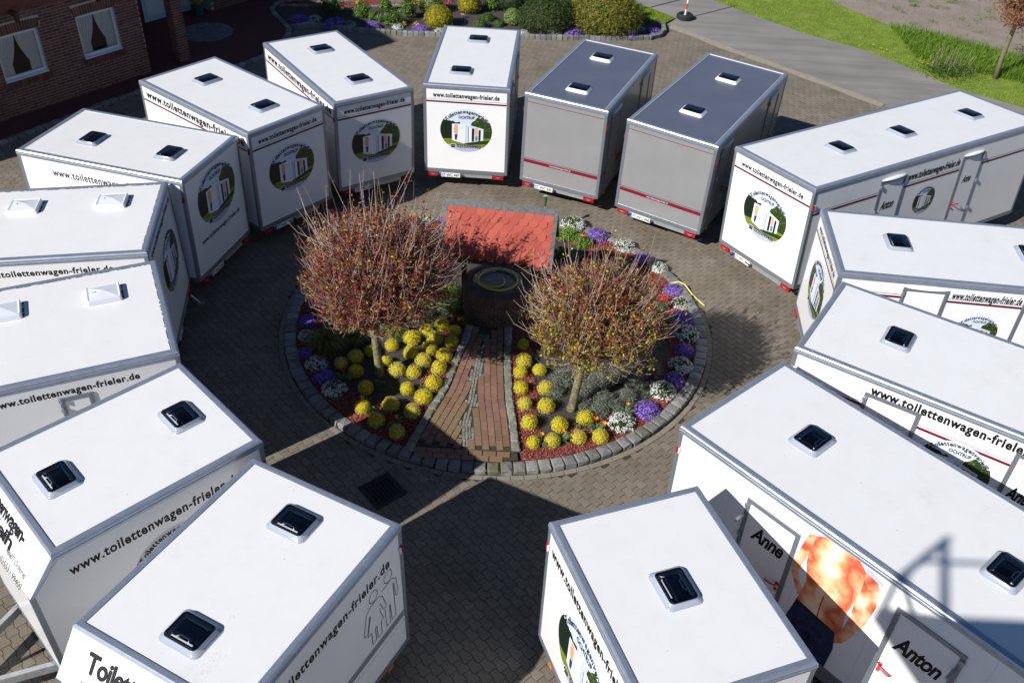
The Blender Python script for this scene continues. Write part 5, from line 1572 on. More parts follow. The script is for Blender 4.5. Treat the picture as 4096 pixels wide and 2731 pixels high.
# --- 14, 15
t14 = Trailer(14, 'plain white trailer with milky roof hatches, just above the left drawbar trailer')
t14.url('left', 2.62, .60, -.265, .12, bold=.032); t14.door('left', 1.74, 1.28, -.37, -.95, hinge='l'); t14.hatches([(1.84, .88), (1.87, 2.34)], 'milky', R(90))
t15 = Trailer(15, 'plain white trailer with two milky roof hatches, second on the left edge')
t15.url('left', 2.85, .60, -.265, .12, bold=.032); t15.url('rear', .23, 2.30, -.23, .12); t15.oval('rear', 1.42, -1.07, .72, .56); t15.plate('448'); t15.hatches([(1.78, .87), (1.74, 2.38)], 'milky', R(90))
std_rear(t14, False, True)
for t in (t14, t15):
    mb = MB(); g = random.Random(4)                       # old black sealant along the roof panel
    for i in range(150):
        y = .1 + i * (t.L - .2) / 150
        for sx in (-1, 1):
            if g.random() < .55: mb.box(sx * (t.W / 2 - .092) - g.uniform(.003, .006), y, t.H + .002, sx * (t.W / 2 - .092) + g.uniform(.003, .006), y + .04, t.H + .006)
    for i in range(70):
        x = -t.W / 2 + .1 + i * (t.W - .2) / 70
        if g.random() < .75: mb.box(x, .088, t.H + .002, x + .04, .088 + g.uniform(.006, .016), t.H + .006)
    o = mb.obj('sealant_line', G['seam_black'], t.root); o['kind'] = 'stuff'
for t in (t5, t6):                                        # bright edge lines of the grey roofs
    mb = MB(); h = t.W / 2
    for x in (-h + .088, h - .095): mb.box(x, .088, t.H + .003, x + .007, t.L - .088, t.H + .0185)
    mb.box(-h + .095, t.L - .095, t.H + .003, h - .095, t.L - .088, t.H + .0185)
    mb.obj('roof_seam', G['white_plastic'], t.root)
for t in (t7, t8, t9, t10, t11, t12, t13): t.rivets(None)
for t, a in ((t13, 0), (t14, 1), (t15, 1)):               # folding corner props
    for sx in ((-1, 1) if a else (1,)):
        mb = MB(); mb.tube([(sx * (t.W / 2 - .12), .18, t.zb - .02), (sx * (t.W / 2 - .1), -.12, .04)], .022, 8); pr = mb.obj('corner_prop', G['galvanised'], t.root)
        mb = MB(); mb.box(sx * (t.W / 2 - .1) - .06, -.20, .008, sx * (t.W / 2 - .1) + .06, -.05, .03); mb.obj('foot', G['galvanised'], pr)
for t in (t14,):
    mb = MB(); mb.box(t.W / 2 + .012, -.02, t.zb + .55, t.W / 2 + .05, .02, t.zb + .95); mb.obj('warning_board', G['tail_red'], t.root)

# ================================================================ PLANTS
def sphere_pts(n, g, up=-.35):
    P = g.normal(size=(int(n * 2.2), 3)); P = unit(P); P = P[P[:, 2] > up][:n]
    return P
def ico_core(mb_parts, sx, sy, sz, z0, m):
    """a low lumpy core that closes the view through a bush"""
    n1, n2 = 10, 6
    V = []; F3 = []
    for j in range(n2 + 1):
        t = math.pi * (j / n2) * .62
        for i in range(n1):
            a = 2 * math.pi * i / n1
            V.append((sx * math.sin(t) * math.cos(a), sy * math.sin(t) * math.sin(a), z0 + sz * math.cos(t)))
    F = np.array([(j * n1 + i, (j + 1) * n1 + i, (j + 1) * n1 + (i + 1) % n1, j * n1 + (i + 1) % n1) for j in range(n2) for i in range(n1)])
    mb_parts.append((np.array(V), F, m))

def bush(name, n, rx, ry, rz, leaf, lw, mats, core, lumps=0.10, seed=0, z0=None, squash=.35, up=-.45):
    """dense clipped or mounded plant: leaves on a lumpy ellipsoid over a dark core; mats = [(material, share)]"""
    g = np.random.default_rng(seed)
    D = sphere_pts(n, g, up)
    k = g.normal(size=(9, 3)); k = unit(k)
    lump = 1 + lumps * np.max(D @ k.T, axis=1) - lumps * .6 + g.normal(0, lumps * .30, len(D))
    z0 = rz * .75 if z0 is None else z0
    P = D * lump[:, None] * [rx, ry, rz] + [0, 0, z0]
    P[:, 2] = np.maximum(P[:, 2], .004)
    N = D + g.normal(0, .38, D.shape) + [0, 0, .25]
    parts = []
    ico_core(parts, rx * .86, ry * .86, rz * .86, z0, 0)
    share = g.random(len(D)); a = 0
    for i, (mt, s) in enumerate(mats):
        sel = (share >= a) & (share < a + s); a += s
        if sel.any():
            V, F = leaf_quads(P[sel], N[sel], leaf * g.uniform(.7, 1.3, sel.sum()), lw * g.uniform(.7, 1.3, sel.sum()), squash, g)
            parts.append((V, F, i + 1))
    V, F, mi = merge(parts)
    return np_mesh(name, V, F, [G[core]] + [G[m_] for m_, _ in mats], mi)

def flower_mound(name, n, r, h, petal, seed, green=.35):
    """a low cushion: little green leaves beneath, clusters of flat flowers on top"""
    g = np.random.default_rng(seed)
    parts = []
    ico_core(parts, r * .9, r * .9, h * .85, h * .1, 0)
    D = sphere_pts(int(n * .5), g, -.05); P = D * [r, r, h] * g.uniform(.85, 1.05, (len(D), 1)) + [0, 0, h * .1]
    V, F = leaf_quads(P, D + g.normal(0, .6, D.shape), .035, .012, .3, g); parts.append((V, F, 1))
    D = sphere_pts(int(n * .16), g, .0)
    k = unit(g.normal(size=(14, 3)))
    gap = np.max(D @ k.T, axis=1) + g.normal(0, .05, len(D))
    D = D[gap < np.quantile(gap, 1 - green * .5)]
    C_ = D * [r, r, h] * (1.03 + g.normal(0, .035, (len(D), 1))) + [0, 0, h * .1]
    m_ = 5
    P = np.repeat(C_, m_, 0) + g.normal(0, .011, (len(C_) * m_, 3)); N = np.repeat(D, m_, 0) + g.normal(0, .45, (len(C_) * m_, 3)) + [0, 0, .6]
    V, F = leaf_quads(P, N, g.uniform(.016, .028, len(P)), g.uniform(.016, .026, len(P)), .1, g); parts.append((V, F, 2))
    V, F, mi = merge(parts)
    return np_mesh(name, V, F, [G['leaf_dark'], G['leaf_green'], G[petal]], mi)

def gz_(x, y): return bed_z(x, y) - .005
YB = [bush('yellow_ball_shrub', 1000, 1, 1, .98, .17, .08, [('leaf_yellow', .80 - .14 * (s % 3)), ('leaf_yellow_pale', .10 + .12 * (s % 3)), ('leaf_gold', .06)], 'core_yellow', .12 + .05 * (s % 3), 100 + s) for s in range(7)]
BL_ = [(-1.99, 14.6, .159), (-1.72, 14.86, .128), (-1.43, 15.07, .14), (-1.16, 14.92, .118), (-1.53, 14.6, .148), (-1.61, 14.31, .146), (-1.2, 14.56, .127), (-2.36, 14.37, .126), (-1.96, 14.15, .145), (-1.31, 14.12, .141), (-1.7, 13.95, .14), (-2.16, 13.61, .146), (-1.84, 13.58, .138), (-1.37, 13.73, .147), (-1.44, 13.28, .16), (-1.91, 13.11, .129), (-1.59, 12.92, .148), (-1.75, 12.51, .145), (-2.16, 12.66, .152), (-1.96, 11.97, .136), (-2.36, 12.24, .134), (-2.66, 12.56, .132), (-2.68, 13.09, .143), (-2.94, 13.56, .134), (-3.01, 13.97, .134), (-3.26, 13.77, .123), (-2.75, 14.17, .114), (-2.41, 13.9, .103)]
BR_ = [(.23, 14.57, .11), (.25, 14.06, .145), (.19, 13.73, .127), (.55, 13.83, .127), (.21, 13.27, .136), (.67, 13.3, .14), (.29, 12.84, .13), (.68, 12.8, .153), (.38, 12.35, .144), (.92, 12.32, .153), (1.39, 12.51, .151), (.46, 11.88, .116), (.79, 11.93, .132), (1.26, 12.06, .136), (1.65, 12.1, .133)]
ORD = ['first', 'second', 'third', 'fourth', 'fifth', 'sixth', 'seventh', 'eighth', 'ninth', 'tenth', 'eleventh', 'twelfth']
for side, lst, word in (('L', BL_, 'left'), ('R', BR_, 'right')):
    rows = {}
    for i, (x, y, r) in enumerate(lst):
        dd = (xl(y) - x) if side == 'L' else (x - xr(y))
        rows.setdefault(0 if dd < .47 else 1 if dd < .80 else 2 if dd < 1.25 else 3, []).append(i)
    for k_, idx in rows.items():
        for q_, i in enumerate(sorted(idx, key=lambda n_: lst[n_][1])):
            x, y, r = lst[i]
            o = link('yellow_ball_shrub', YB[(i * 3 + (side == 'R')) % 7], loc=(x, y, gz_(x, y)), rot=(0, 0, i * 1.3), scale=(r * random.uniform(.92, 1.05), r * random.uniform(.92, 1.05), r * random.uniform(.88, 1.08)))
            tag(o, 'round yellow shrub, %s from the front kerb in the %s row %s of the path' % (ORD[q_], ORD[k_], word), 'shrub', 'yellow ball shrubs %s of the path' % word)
PM = [flower_mound('purple_flower_mound', 1900, .22, .15, 'petal_purple', 200 + s, .25) for s in range(3)]
WM = [flower_mound('white_flower_mound', 2100, .24, .17, 'petal_white', 220 + s, .55) for s in range(3)]
purp = [(2.57, 12.91, .226, 'first purple cushion right of the path along the front kerb'), (3.15, 13.8, .205, 'purple cushion second from the path along the right kerb'), (3.46, 14.75, .181, 'small shaded purple cushion at the right kerb below the tree crown'), (3.54, 15.8, .211, 'bright purple cushion at the kerb below the red tulips'), (3.46, 16.83, .197, 'purple cushion beside the red tulips and the loose hose'), (2.85, 18.0, .194, 'purple cushion in shade behind the right tree near the back kerb'), (1.89, 18.9, .237, 'purple cushion beside the bright green plant right of the well roof'),
        (-4.03, 14.12, .146, 'small shaded purple cushion at the left kerb between two white ones'), (-3.53, 13.43, .192, 'shaded purple cushion at the left kerb below the grass clump'), (-4.16, 15.13, .173, 'purple cushion at the left kerb under the left tree crown'), (-3.9, 17.2, .2, 'purple cushion half hidden behind the left tree crown'), (-3.2, 18.25, .2, 'purple cushion glimpsed through the twigs behind the left tree'), (-1.75, 19.35, .12, 'small purple cushion at the left end of the well roof')]
white = [(2.07, 12.54, .242, 'big white cushion at the front kerb nearest the path'), (2.91, 13.47, .232, 'white cushion between two purple ones at the right kerb'), (3.33, 14.25, .23, 'white cushion in tree shadow at the right kerb'), (3.55, 15.27, .25, 'white cushion at the rightmost bulge of the kerb ring'), (3.58, 16.34, .193, 'white cushion below the loose yellow hose end'), (3.22, 17.66, .191, 'white cushion at the right back kerb next to a shaded purple one'), (2.49, 18.52, .234, 'white cushion between two purple ones near the back kerb'), (1.32, 19.32, .291, 'largest white cushion, behind the well roof on its right'),
         (-4.09, 14.64, .17, 'shaded white cushion at the leftmost kerb'), (-3.74, 13.79, .205, 'shaded white cushion at the left kerb between purple ones'), (-3.27, 13.1, .219, 'large shaded white cushion at the left front kerb'), (-2.22, 19.34, .19, 'white cushion behind the left tree twigs by the well roof'), (-2.85, 18.75, .17, 'white cushion glimpsed through the left tree crown')]
for i, (x, y, r, lab) in enumerate(purp):
    o = link('purple_flower_mound', PM[i % 3], loc=(x, y, gz_(x, y)), rot=(0, 0, i * 2.1), scale=(r / .22,) * 3); tag(o, lab, 'flowers', 'purple flower cushions inside the kerb ring')
for i, (x, y, r, lab) in enumerate(white):
    o = link('white_flower_mound', WM[i % 3], loc=(x, y, gz_(x, y)), rot=(0, 0, i * 1.7), scale=(r / .24,) * 3); tag(o, lab, 'flowers', 'white flower cushions inside the kerb ring')

def sprig_bush(name, r, h, n, mat, seed, L=.05, W=.01):
    """loose upright sprigs (lavender): leaves along short stems"""
    g = np.random.default_rng(seed)
    a = g.uniform(0, 2 * np.pi, n); rr = r * np.sqrt(g.random(n))
    base = np.column_stack([rr * np.cos(a) * .5, rr * np.sin(a) * .5, np.zeros(n)])
    tip = np.column_stack([rr * np.cos(a), rr * np.sin(a), h * (1 - .5 * (rr / r) ** 2) * g.uniform(.7, 1.1, n)])
    q = 9
    t = np.tile(np.linspace(.25, 1, q), n)[:, None]
    P = np.repeat(base, q, 0) * (1 - t) + np.repeat(tip, q, 0) * t + g.normal(0, .006, (n * q, 3))
    D = np.repeat(unit(tip - base), q, 0) + g.normal(0, .9, (n * q, 3))
    V, F = leaf_quads(P, D, L * g.uniform(.6, 1.2, len(P)), W, .5, g)
    return np_mesh(name, V, F, G[mat])
LV = [sprig_bush('lavender', .2, .26, 130, 'leaf_lavender', 300 + s) for s in range(3)]
lav = [(1.25, 13.75, .2, 'lavender bush deepest under the right crown'), (1.7, 13.6, .2, 'lavender bush behind the right trunk, farther from the kerb'), (2.05, 13.75, .19, 'lavender bush under the right rim of the crown'), (2.45, 13.85, .17, 'lavender bush between crown shade and a white cushion'), (.85, 13.25, .15, 'lavender bush beside the second row of yellow shrubs'), (1.38, 12.95, .15, 'lavender bush right at the foot of the right trunk'),
       (.97, 13.54, .202, 'grey lavender bush left of the right tree trunk'), (1.47, 13.35, .181, 'grey lavender bush just behind the right tree trunk'), (1.75, 13.03, .198, 'grey lavender bush right of the lichen covered trunk'), (1.64, 12.72, .176, 'grey lavender bush nearest the big white cushion'), (2.2, 13.2, .16, 'grey lavender bush beside a green leaf clump'), (1.97, 12.96, .138, 'small grey lavender bush in the middle of its group'), (2.27, 13.63, .122, 'small lavender bush in the shade of the right crown'), (2.77, 14.01, .165, 'shaded lavender bush behind a purple cushion')]
for i, (x, y, r, lab) in enumerate(lav):
    o = link('lavender', LV[i % 3], loc=(x, y, gz_(x, y)), rot=(0, 0, i * 1.1), scale=(r / .17,) * 3); tag(o, lab, 'lavender', 'lavender bushes right of the path')

def grass_clump(name, r, h, n, mat, seed):
    g = np.random.default_rng(seed)
    P = np.column_stack([g.normal(0, r * .12, (n, 2)), np.zeros(n)])
    a = g.uniform(0, 2 * np.pi, n); d = np.column_stack([np.cos(a), np.sin(a), np.zeros(n)]); s = np.column_stack([-np.sin(a), np.cos(a), np.zeros(n)])
    H = h * g.uniform(.6, 1.1, n)[:, None]; Rr = r * g.uniform(.4, 1.15, n)[:, None]; w = .009
    q = [P, P + d * Rr * .35 + [[0, 0, 1]] * H * .75, P + d * Rr * .75 + [[0, 0, 1]] * H, P + d * Rr * 1.1 + [[0, 0, 1]] * H * .72]
    V = np.stack([v for k_, p_ in enumerate(q) for v in ((p_ - s * w * (1 - k_ * .25), p_ + s * w * (1 - k_ * .25)))], 1).reshape(-1, 3)
    i = np.arange(n)[:, None] * 8
    F = np.concatenate([i + np.array([[2 * k_, 2 * k_ + 1, 2 * k_ + 3, 2 * k_ + 2]]) for k_ in range(3)])
    return np_mesh(name, V, F, G[mat])
for i, (x, y, r, lab) in enumerate([(-3.64, 14.3, .42, 'big arching ornamental grass clump at the left kerb'), (-3.13, 14.52, .30, 'arching grass clump under the left tree, behind the big one'), (-2.33, 14.81, .26, 'grass clump right of the left tree trunk'), (-1.38, 16.2, .26, 'grass clump at the left of the well wall, farther back'), (-1.34, 15.70, .24, 'grass clump against the left foot of the well'), (-1.9, 15.35, .28, 'grass clump among the yellow shrubs under the left crown'), (-2.8, 15.3, .3, 'shaded grass clump deep under the left crown')]):
    o = link('ornamental_grass', grass_clump('ornamental_grass', r, r * .9, 260, 'leaf_sedge' if i < 3 else 'leaf_bright', 400 + i), loc=(x, y, gz_(x, y))); tag(o, lab, 'grass', 'ornamental grass clumps')

for nm, x, y, r, mt, lab in [('leafy_plant', 1.15, 18.77, .30, 'leaf_bright', 'bright green feathery plant right of the well roof'), ('leafy_plant', 1.52, 18.50, .25, 'leaf_bright', 'bright green feathery plant below the largest white cushion'), ('leafy_plant', 1.05, 18.02, .2, 'leaf_green', 'dark green leafy plant at the right verge of the well roof'), ('dry_plant', 2.02, 18.11, .16, 'leaf_brown', 'brown tufted plant on the bare soil behind the right tree'), ('dry_plant', 1.58, 17.79, .13, 'leaf_brown', 'small brown tuft left of the other one on bare soil'), ('dry_plant', 2.36, 17.5, .12, 'leaf_brown', 'brown tuft near the orange tulips'), ('dry_plant', 2.68, 17.0, .13, 'leaf_brown', 'brown tuft behind the right tree crown'), ('leafy_plant', 2.95, 15.9, .16, 'leaf_green', 'green plant beside the red tulips'), ('leafy_plant', 3.0, 15.1, .18, 'leaf_green', 'shaded green plant inside the right kerb'), ('pale_plant', -1.05, 16.35, .2, 'leaf_lavender', 'pale grey green plant beside the left well post'), ('dry_plant', -1.02, 15.28, .13, 'leaf_sedge', 'yellow brown tuft at the foot of the well wall'), ('leafy_plant', -2.2, 16.6, .3, 'leaf_green', 'green plant beneath the left crown behind the well'), ('leafy_plant', -3.2, 16.4, .3, 'leaf_green', 'green plant in the shade under the left crown'), ('leafy_plant', -3.4, 15.2, .28, 'leaf_green', 'low green plant behind the big grass clump'), ('leafy_plant', -2.6, 15.9, .28, 'leaf_dark', 'dark plant in the deepest shade of the left tree'), ('leafy_plant', -1.9, 15.9, .25, 'leaf_green', 'green plant between the left tree and the well'), ('leafy_plant', -2.9, 17.5, .28, 'leaf_green', 'green plant at the back of the bed left of the well'), ('leafy_plant', .75, 14.6, .22, 'leaf_dark', 'dark low plant under the left rim of the right crown'), ('leafy_plant', 1.3, 15.0, .25, 'leaf_green', 'green plant behind the right tree trunk'), ('leafy_plant', 2.2, 15.2, .25, 'leaf_dark', 'dark plant under the middle of the right crown')]:
    o = link(nm, sprig_bush(nm, r, r * 1.0, 150, mt, int(x * 100 + y * 37) % 9999 + 1, .05, .02), loc=(x, y, gz_(x, y))); tag(o, lab, 'plant')

def tulip(x, y, petal, lab, heads=1, seed=0, h=.26):
    g = np.random.default_rng(500 + seed)
    t_ = empty('tulip', (x, y, gz_(x, y))); tag(t_, lab, 'tulip', 'tulips in the flower bed')
    parts = []
    n = 7 + 2 * heads
    a = g.uniform(0, 2 * np.pi, n)
    for k_ in range(n):
        d = np.array([math.cos(a[k_]), math.sin(a[k_]), 0]); s = np.array([-d[1], d[0], 0]); L = g.uniform(.14, .22)
        q = [np.zeros(3), d * L * .3 + [0, 0, L * .6], d * L * .7 + [0, 0, L * .85], d * L * 1.05 + [0, 0, L * .6]]; ws = [.012, .022, .018, .002]
        V = np.array([v for p_, w_ in zip(q, ws) for v in (p_ - s * w_, p_ + s * w_)])
        parts.append((V, np.array([(0, 1, 3, 2), (2, 3, 5, 4), (4, 5, 7, 6)]), 0))
    V, F, mi = merge(parts); link('leaves', np_mesh('leaves', V, F, G['leaf_tulip']), t_)
    for k_ in range(heads):
        ox, oy = (0, 0) if heads == 1 else (.09 * math.cos(k_ * 2.2), .09 * math.sin(k_ * 2.2))
        hh = h * g.uniform(.85, 1.1)
        mb = MB(); mb.tube([(0, 0, 0), (ox * .6, oy * .6, hh * .6), (ox, oy, hh)], .005, 5); mb.obj('stem', G['leaf_tulip'], t_)
        mb = MB()
        for j in range(6):
            b_ = j * math.pi / 3 + g.uniform(-.15, .15); c, s = math.cos(b_), math.sin(b_); w = .022
            op = g.uniform(.9, 1.5)
            mb.add([(ox, oy, hh - .005), (ox + c * .026 * op - s * w, oy + s * .026 * op + c * w, hh + .03), (ox + c * .036 * op, oy + s * .036 * op, hh + .065), (ox + c * .026 * op + s * w, oy + s * .026 * op - c * w, hh + .03)], [(0, 1, 2, 3)])
        mb.obj('bloom', G[petal], t_)
for i, (x, y, p_, lab, hd) in enumerate([(.60, 11.92, 'petal_orange', 'orange tulip among yellow shrubs nearest the path on the right', 1), (.96, 11.99, 'petal_orange', 'orange tulip between two front yellow shrubs right of the path', 1), (1.62, 12.28, 'petal_orange', 'pair of orange tulips left of the big white cushion', 2), (2.16, 12.77, 'petal_orange', 'single orange tulip beside the first purple cushion', 1), (3.12, 16.17, 'petal_red', 'three red tulips at the right kerb', 3), (2.38, 17.62, 'petal_orange', 'pair of orange tulips on bare soil behind the right tree', 2), (2.65, 17.14, 'petal_orange', 'single orange tulip next to a brown tuft', 1), (2.96, 16.71, 'petal_orange', 'orange tulip a little above the red ones', 1), (3.18, 15.67, 'petal_orange', 'orange tulip below the red ones at the right kerb', 1), (1.48, 18.43, 'petal_orange', 'orange tulip below the largest white cushion', 1), (.93, 17.84, 'petal_yellow', 'yellow tulip at the right verge of the well roof', 1),
        (-3.14, 13.37, 'petal_red', 'orange red tulip under the left tree', 1), (-2.67, 12.63, 'petal_orange', 'orange tulip behind the outermost front shrub on the left', 1), (-2.36, 12.40, 'petal_orange', 'orange tulip with broad leaves between three left front shrubs', 1), (-1.99, 12.18, 'petal_orange', 'orange tulip behind the lone left shrub near the path mouth', 1), (-2.45, 19.1, 'petal_orange', 'orange tulip beside the white cushion behind the left tree', 1), (-1.62, 19.15, 'petal_orange', 'orange tulip at the left end of the well roof', 1)]):
    tulip(x, y, p_, lab, hd, i)
for i, (x, y, r, lab) in enumerate([(1.33, 12.36, .14, 'broad leaved green clump behind the front yellow shrubs'), (2.47, 13.5, .11, 'green tulip leaves beside the lavender'), (2.58, 13.3, .09, 'small tuft of tulip leaves behind the purple cushion'), (-1.62, 13.16, .12, 'thin leaf tuft between yellow shrubs left of the path'), (-2.45, 13.25, .12, 'narrow leaf tuft in front of the left tree trunk')]):
    o = link('leaf_clump', grass_clump('leaf_clump', r, r * 1.3, 26, 'leaf_tulip', 600 + i), loc=(x, y, gz_(x, y))); tag(o, lab, 'plant')

# ================================================================ THE TWO PRUNED TREES
def pruned_tree(name, base, top, cz, rx, rz, seed, label, lime, ntw, lowz):
    g = np.random.default_rng(seed)
    t_ = empty(name, (base[0], base[1], gz_(*base))); tag(t_, label, 'tree', 'pruned ball trees in the flower bed')
    top = np.array(top, float)
    mb = MB(); mb.tube([(0, 0, -.02), (.01, 0, .08), (top[0] * .5, top[1] * .5, top[2] * .5), tuple(top), (top[0], top[1], top[2] + .25)], [.115, .082, .074, .076, .05], 14)
    tm = mb.obj('trunk', G['bark_lichen'], t_, smooth=True)
    # limbs
    mb = MB(); ends = []
    cen = np.array([top[0] + .16, top[1], cz])
    kv = unit(g.normal(size=(16, 3)))
    for i in range(22):
        a = 2 * math.pi * i / 22 + g.uniform(-.2, .2); e = g.uniform(-.15, 1.25)
        d = np.array([math.cos(a) * math.cos(e), math.sin(a) * math.cos(e), math.sin(e)])
        L = rx * g.uniform(.42, .62)
        p0 = top + [0, 0, g.uniform(.0, .3)]
        p2 = cen + d * [L, L, L * rz / rx] - [0, 0, .12]
        p1 = (p0 + p2) / 2 + [0, 0, -.10 + .1 * math.sin(e)]
        mb.tube([tuple(p0), tuple(p1), tuple(p2)], [.035, .024, .014], 6); ends.append((p1, p2, d))
    mb.obj('limb', G['bark_grey'], t_, smooth=True)
    # twigs
    TP = []; V_all = []; F_all = []; bofs = 0
    LP, LD, LK = [], [], []
    for i in range(ntw):
        p1, p2, d0 = ends[int(g.integers(len(ends)))]
        s = g.uniform(.0, 1.0); st = p1 * (1 - s) + p2 * s
        a = g.uniform(0, 2 * math.pi); e = math.asin(g.uniform(-.45, 1))
        d = np.array([math.cos(a) * math.cos(e), math.sin(a) * math.cos(e), math.sin(e)])
        d = d * .75 + d0 * .55; d /= np.linalg.norm(d)
        # reach the shell of the crown; strong shoots stand up beyond it
        sh = g.uniform(.74, 1.0) if (g.random() < .85 or d[2] < .1) else g.uniform(1.02, 1.16 + .5 * max(d[2], 0))
        sh *= .90 + .16 * float(np.max(kv @ d)) + .06 * math.sin(5 * d[0] + seed) * math.sin(4 * d[1])
        tip = cen + d * [rx * sh, rx * sh, rz * sh]
        if sh > 1.0: tip = tip * [.93, .93, 1] + top * [.07, .07, 0]
        if tip[2] < top[2] + .02: tip[2] = top[2] + g.uniform(.02, .25)
        out_ = np.array([d[0], d[1], 0.0])
        bow = g.uniform(.06, .22)
        mid = (st + tip) / 2 + out_ * bow + np.array([0, 0, -bow * .9]) + g.normal(0, .04, 3)
        m2 = mid * .4 + tip * .6 + out_ * bow * .45 + np.array([0, 0, -bow * .3]) + g.normal(0, .015, 3)
        q = np.array([st, mid, m2, tip]); rr = np.array([.0085, .0062, .0048, .0026]) * g.uniform(.8, 1.25)
        ax = np.cross(tip - st, [0.3, .2, 1.0]); ax /= np.linalg.norm(ax) + 1e-9; bx = np.cross((tip - st) / np.linalg.norm(tip - st), ax)
        ang = np.array([0, 2.094, 4.189])
        ring = (np.cos(ang)[:, None] * ax + np.sin(ang)[:, None] * bx)
        V_all.append((q[:, None, :] + ring[None] * rr[:, None, None]).reshape(-1, 3))
        f = [(k_ * 3 + j, k_ * 3 + (j + 1) % 3, k_ * 3 + 3 + (j + 1) % 3, k_ * 3 + 3 + j) for k_ in range(3) for j in range(3)]
        F_all.append(np.array(f) + bofs); bofs += 12
        # leaf clusters along the outer part
        long_ = sh > 1.05
        nc = int(g.integers(2, 7)) if not long_ else int(g.integers(2, 5))
        for c in range(nc):
            u = g.uniform(.42, 1.0) if not long_ else g.uniform(.35, .98)
            p_ = (1 - u) ** 2 * st + 2 * u * (1 - u) * mid + u * u * tip
            nl = int(g.integers(3, 8)) if not long_ else int(g.integers(2, 4))
            hrel = (p_[2] - top[2]) / (2 * rz)
            low = hrel < lowz + .12 * g.normal()
            for _ in range(nl):
                LP.append(p_ + g.normal(0, .026, 3)); LD.append(d * .4 + g.normal(0, .8, 3))
                LK.append((1 if g.random() < .58 else (2 if g.random() < lime else 0)) if low else (2 if g.random() < lime * .22 else (1 if g.random() < .16 else 0)))
    me = np_mesh('twigs', np.concatenate(V_all), np.concatenate(F_all), G['twig']); link('twigs', me, t_)
    LP, LD, LK = np.array(LP), np.array(LD), np.array(LK)
    # lime flower clusters grouped on some twigs low in the crown
    parts = []
    for k_, (L, W) in enumerate([((.040, .082), .028), ((.048, .09), .038), ((.028, .052), .036)]):
        sel = LK == k_
        if sel.any():
            V, F = leaf_quads(LP[sel], LD[sel], g.uniform(*L, sel.sum()), g.uniform(W * .7, W * 1.3, sel.sum()), -.2, g); parts.append((V, F, k_))
    V, F, mi = merge(parts)
    o = link('crown', np_mesh('crown', V, F, [G['leaf_red'], G['leaf_bronze'], G['leaf_lime']], mi), t_)
    return t_
pruned_tree('pruned_tree', (-2.50, 13.57), (-.03, 0, 1.10), 2.36, 1.42, 1.16, 11, 'left pruned tree with fine grey twigs and small dark red leaves', .12, 1500, .30)
pruned_tree('pruned_tree', (1.16, 12.88), (.10, .02, .98), 2.02, 1.30, 1.05, 12, 'right pruned tree with reddish and lime green leaves above a lichen-yellow trunk', .75, 1150, .62)

# oak sapling beside the road, still in last year's brown leaves
ok = empty('oak_sapling', (15.40, 29.91, -.03)); tag(ok, 'young oak holding dry brown leaves on the verge beyond the road', 'tree')
mb = MB(); mb.tube([(0, 0, 0), (.0, .05, .8), (.06, .1, 1.7), (.1, .12, 2.8)], [.095, .075, .068, .04], 10); mb.obj('trunk', G['bark_oak'], ok, smooth=True)
mb = MB(); g = np.random.default_rng(77); LP = []
for i in range(46):
    a = g.uniform(0, 6.28); e = g.uniform(-.15, 1.2); z0 = g.uniform(1.6, 2.9); L = g.uniform(.7, 1.25)
    d = np.array([math.cos(a) * math.cos(e), math.sin(a) * math.cos(e), math.sin(e)])
    p0 = np.array([.08, .1, z0]); p1 = p0 + d * L; mb.tube([tuple(p0), tuple((p0 + p1) / 2 + [0, 0, .05]), tuple(p1)], [.018, .011, .005], 5)
    for _ in range(130): LP.append(p0 + (p1 - p0) * g.uniform(.25, 1.08) + g.normal(0, .11, 3))
mb.obj('branches', G['bark_grey'], ok); LP = np.array(LP)
V, F = leaf_quads(LP, g.normal(size=LP.shape), g.uniform(.06, .11, len(LP)), g.uniform(.03, .05, len(LP)), -.3, g); link('crown', np_mesh('crown', V, F, G['leaf_oak']), ok)
# weeds beside the road
P = np.column_stack([rng.normal(13.95, .42, 1500), rng.normal(30.2, .34, 1500), rng.uniform(0, .2, 1500)])
V, F = leaf_quads(P, rng.normal(0, .5, P.shape) + [0, 0, 1], .08, .035, .3); o = link('roadside_nettles', np_mesh('roadside_nettles', V, F, G['leaf_green'])); tag(o, 'patch of dark green nettles at the verge near the oak sapling', 'weeds', kind='stuff')
mb = MB(); g = random.Random(9)
for i in range(22):
    x, y = g.gauss(14.1, .5), g.gauss(30.5, .3); mb.tube([(x, y, 0), (x + g.uniform(-.1, .2), y, g.uniform(.4, .8))], [.006, .003], 4)
o = mb.obj('dry_stalks', G['twig']); tag(o, 'thin dry stalks standing among the nettles', 'stalks', kind='stuff')
for i, (x, y) in enumerate([(13.25, 30.75), (13.4, 30.68), (13.62, 30.8), (12.2, 31.9), (12.35, 31.8), (12.0, 32.2)]):
    mb = MB(); mb.tube([(0, 0, 0), (0, 0, .09)], .006, 5)
    for k_ in range(9):
        a = k_ * .7; mb.add([(0, 0, .09), (.03 * math.cos(a), .03 * math.sin(a), .1), (.042 * math.cos(a + .35), .042 * math.sin(a + .35), .098), (.03 * math.cos(a + .7), .03 * math.sin(a + .7), .1)], [(0, 1, 2, 3)], 1)
    o = mb.obj('dandelion', [G['leaf_green'], G['petal_yellow']], None, loc=(x, y, -.03)); tag(o, 'yellow dandelion flower in the grass verge', 'flower', 'dandelions in the verge')

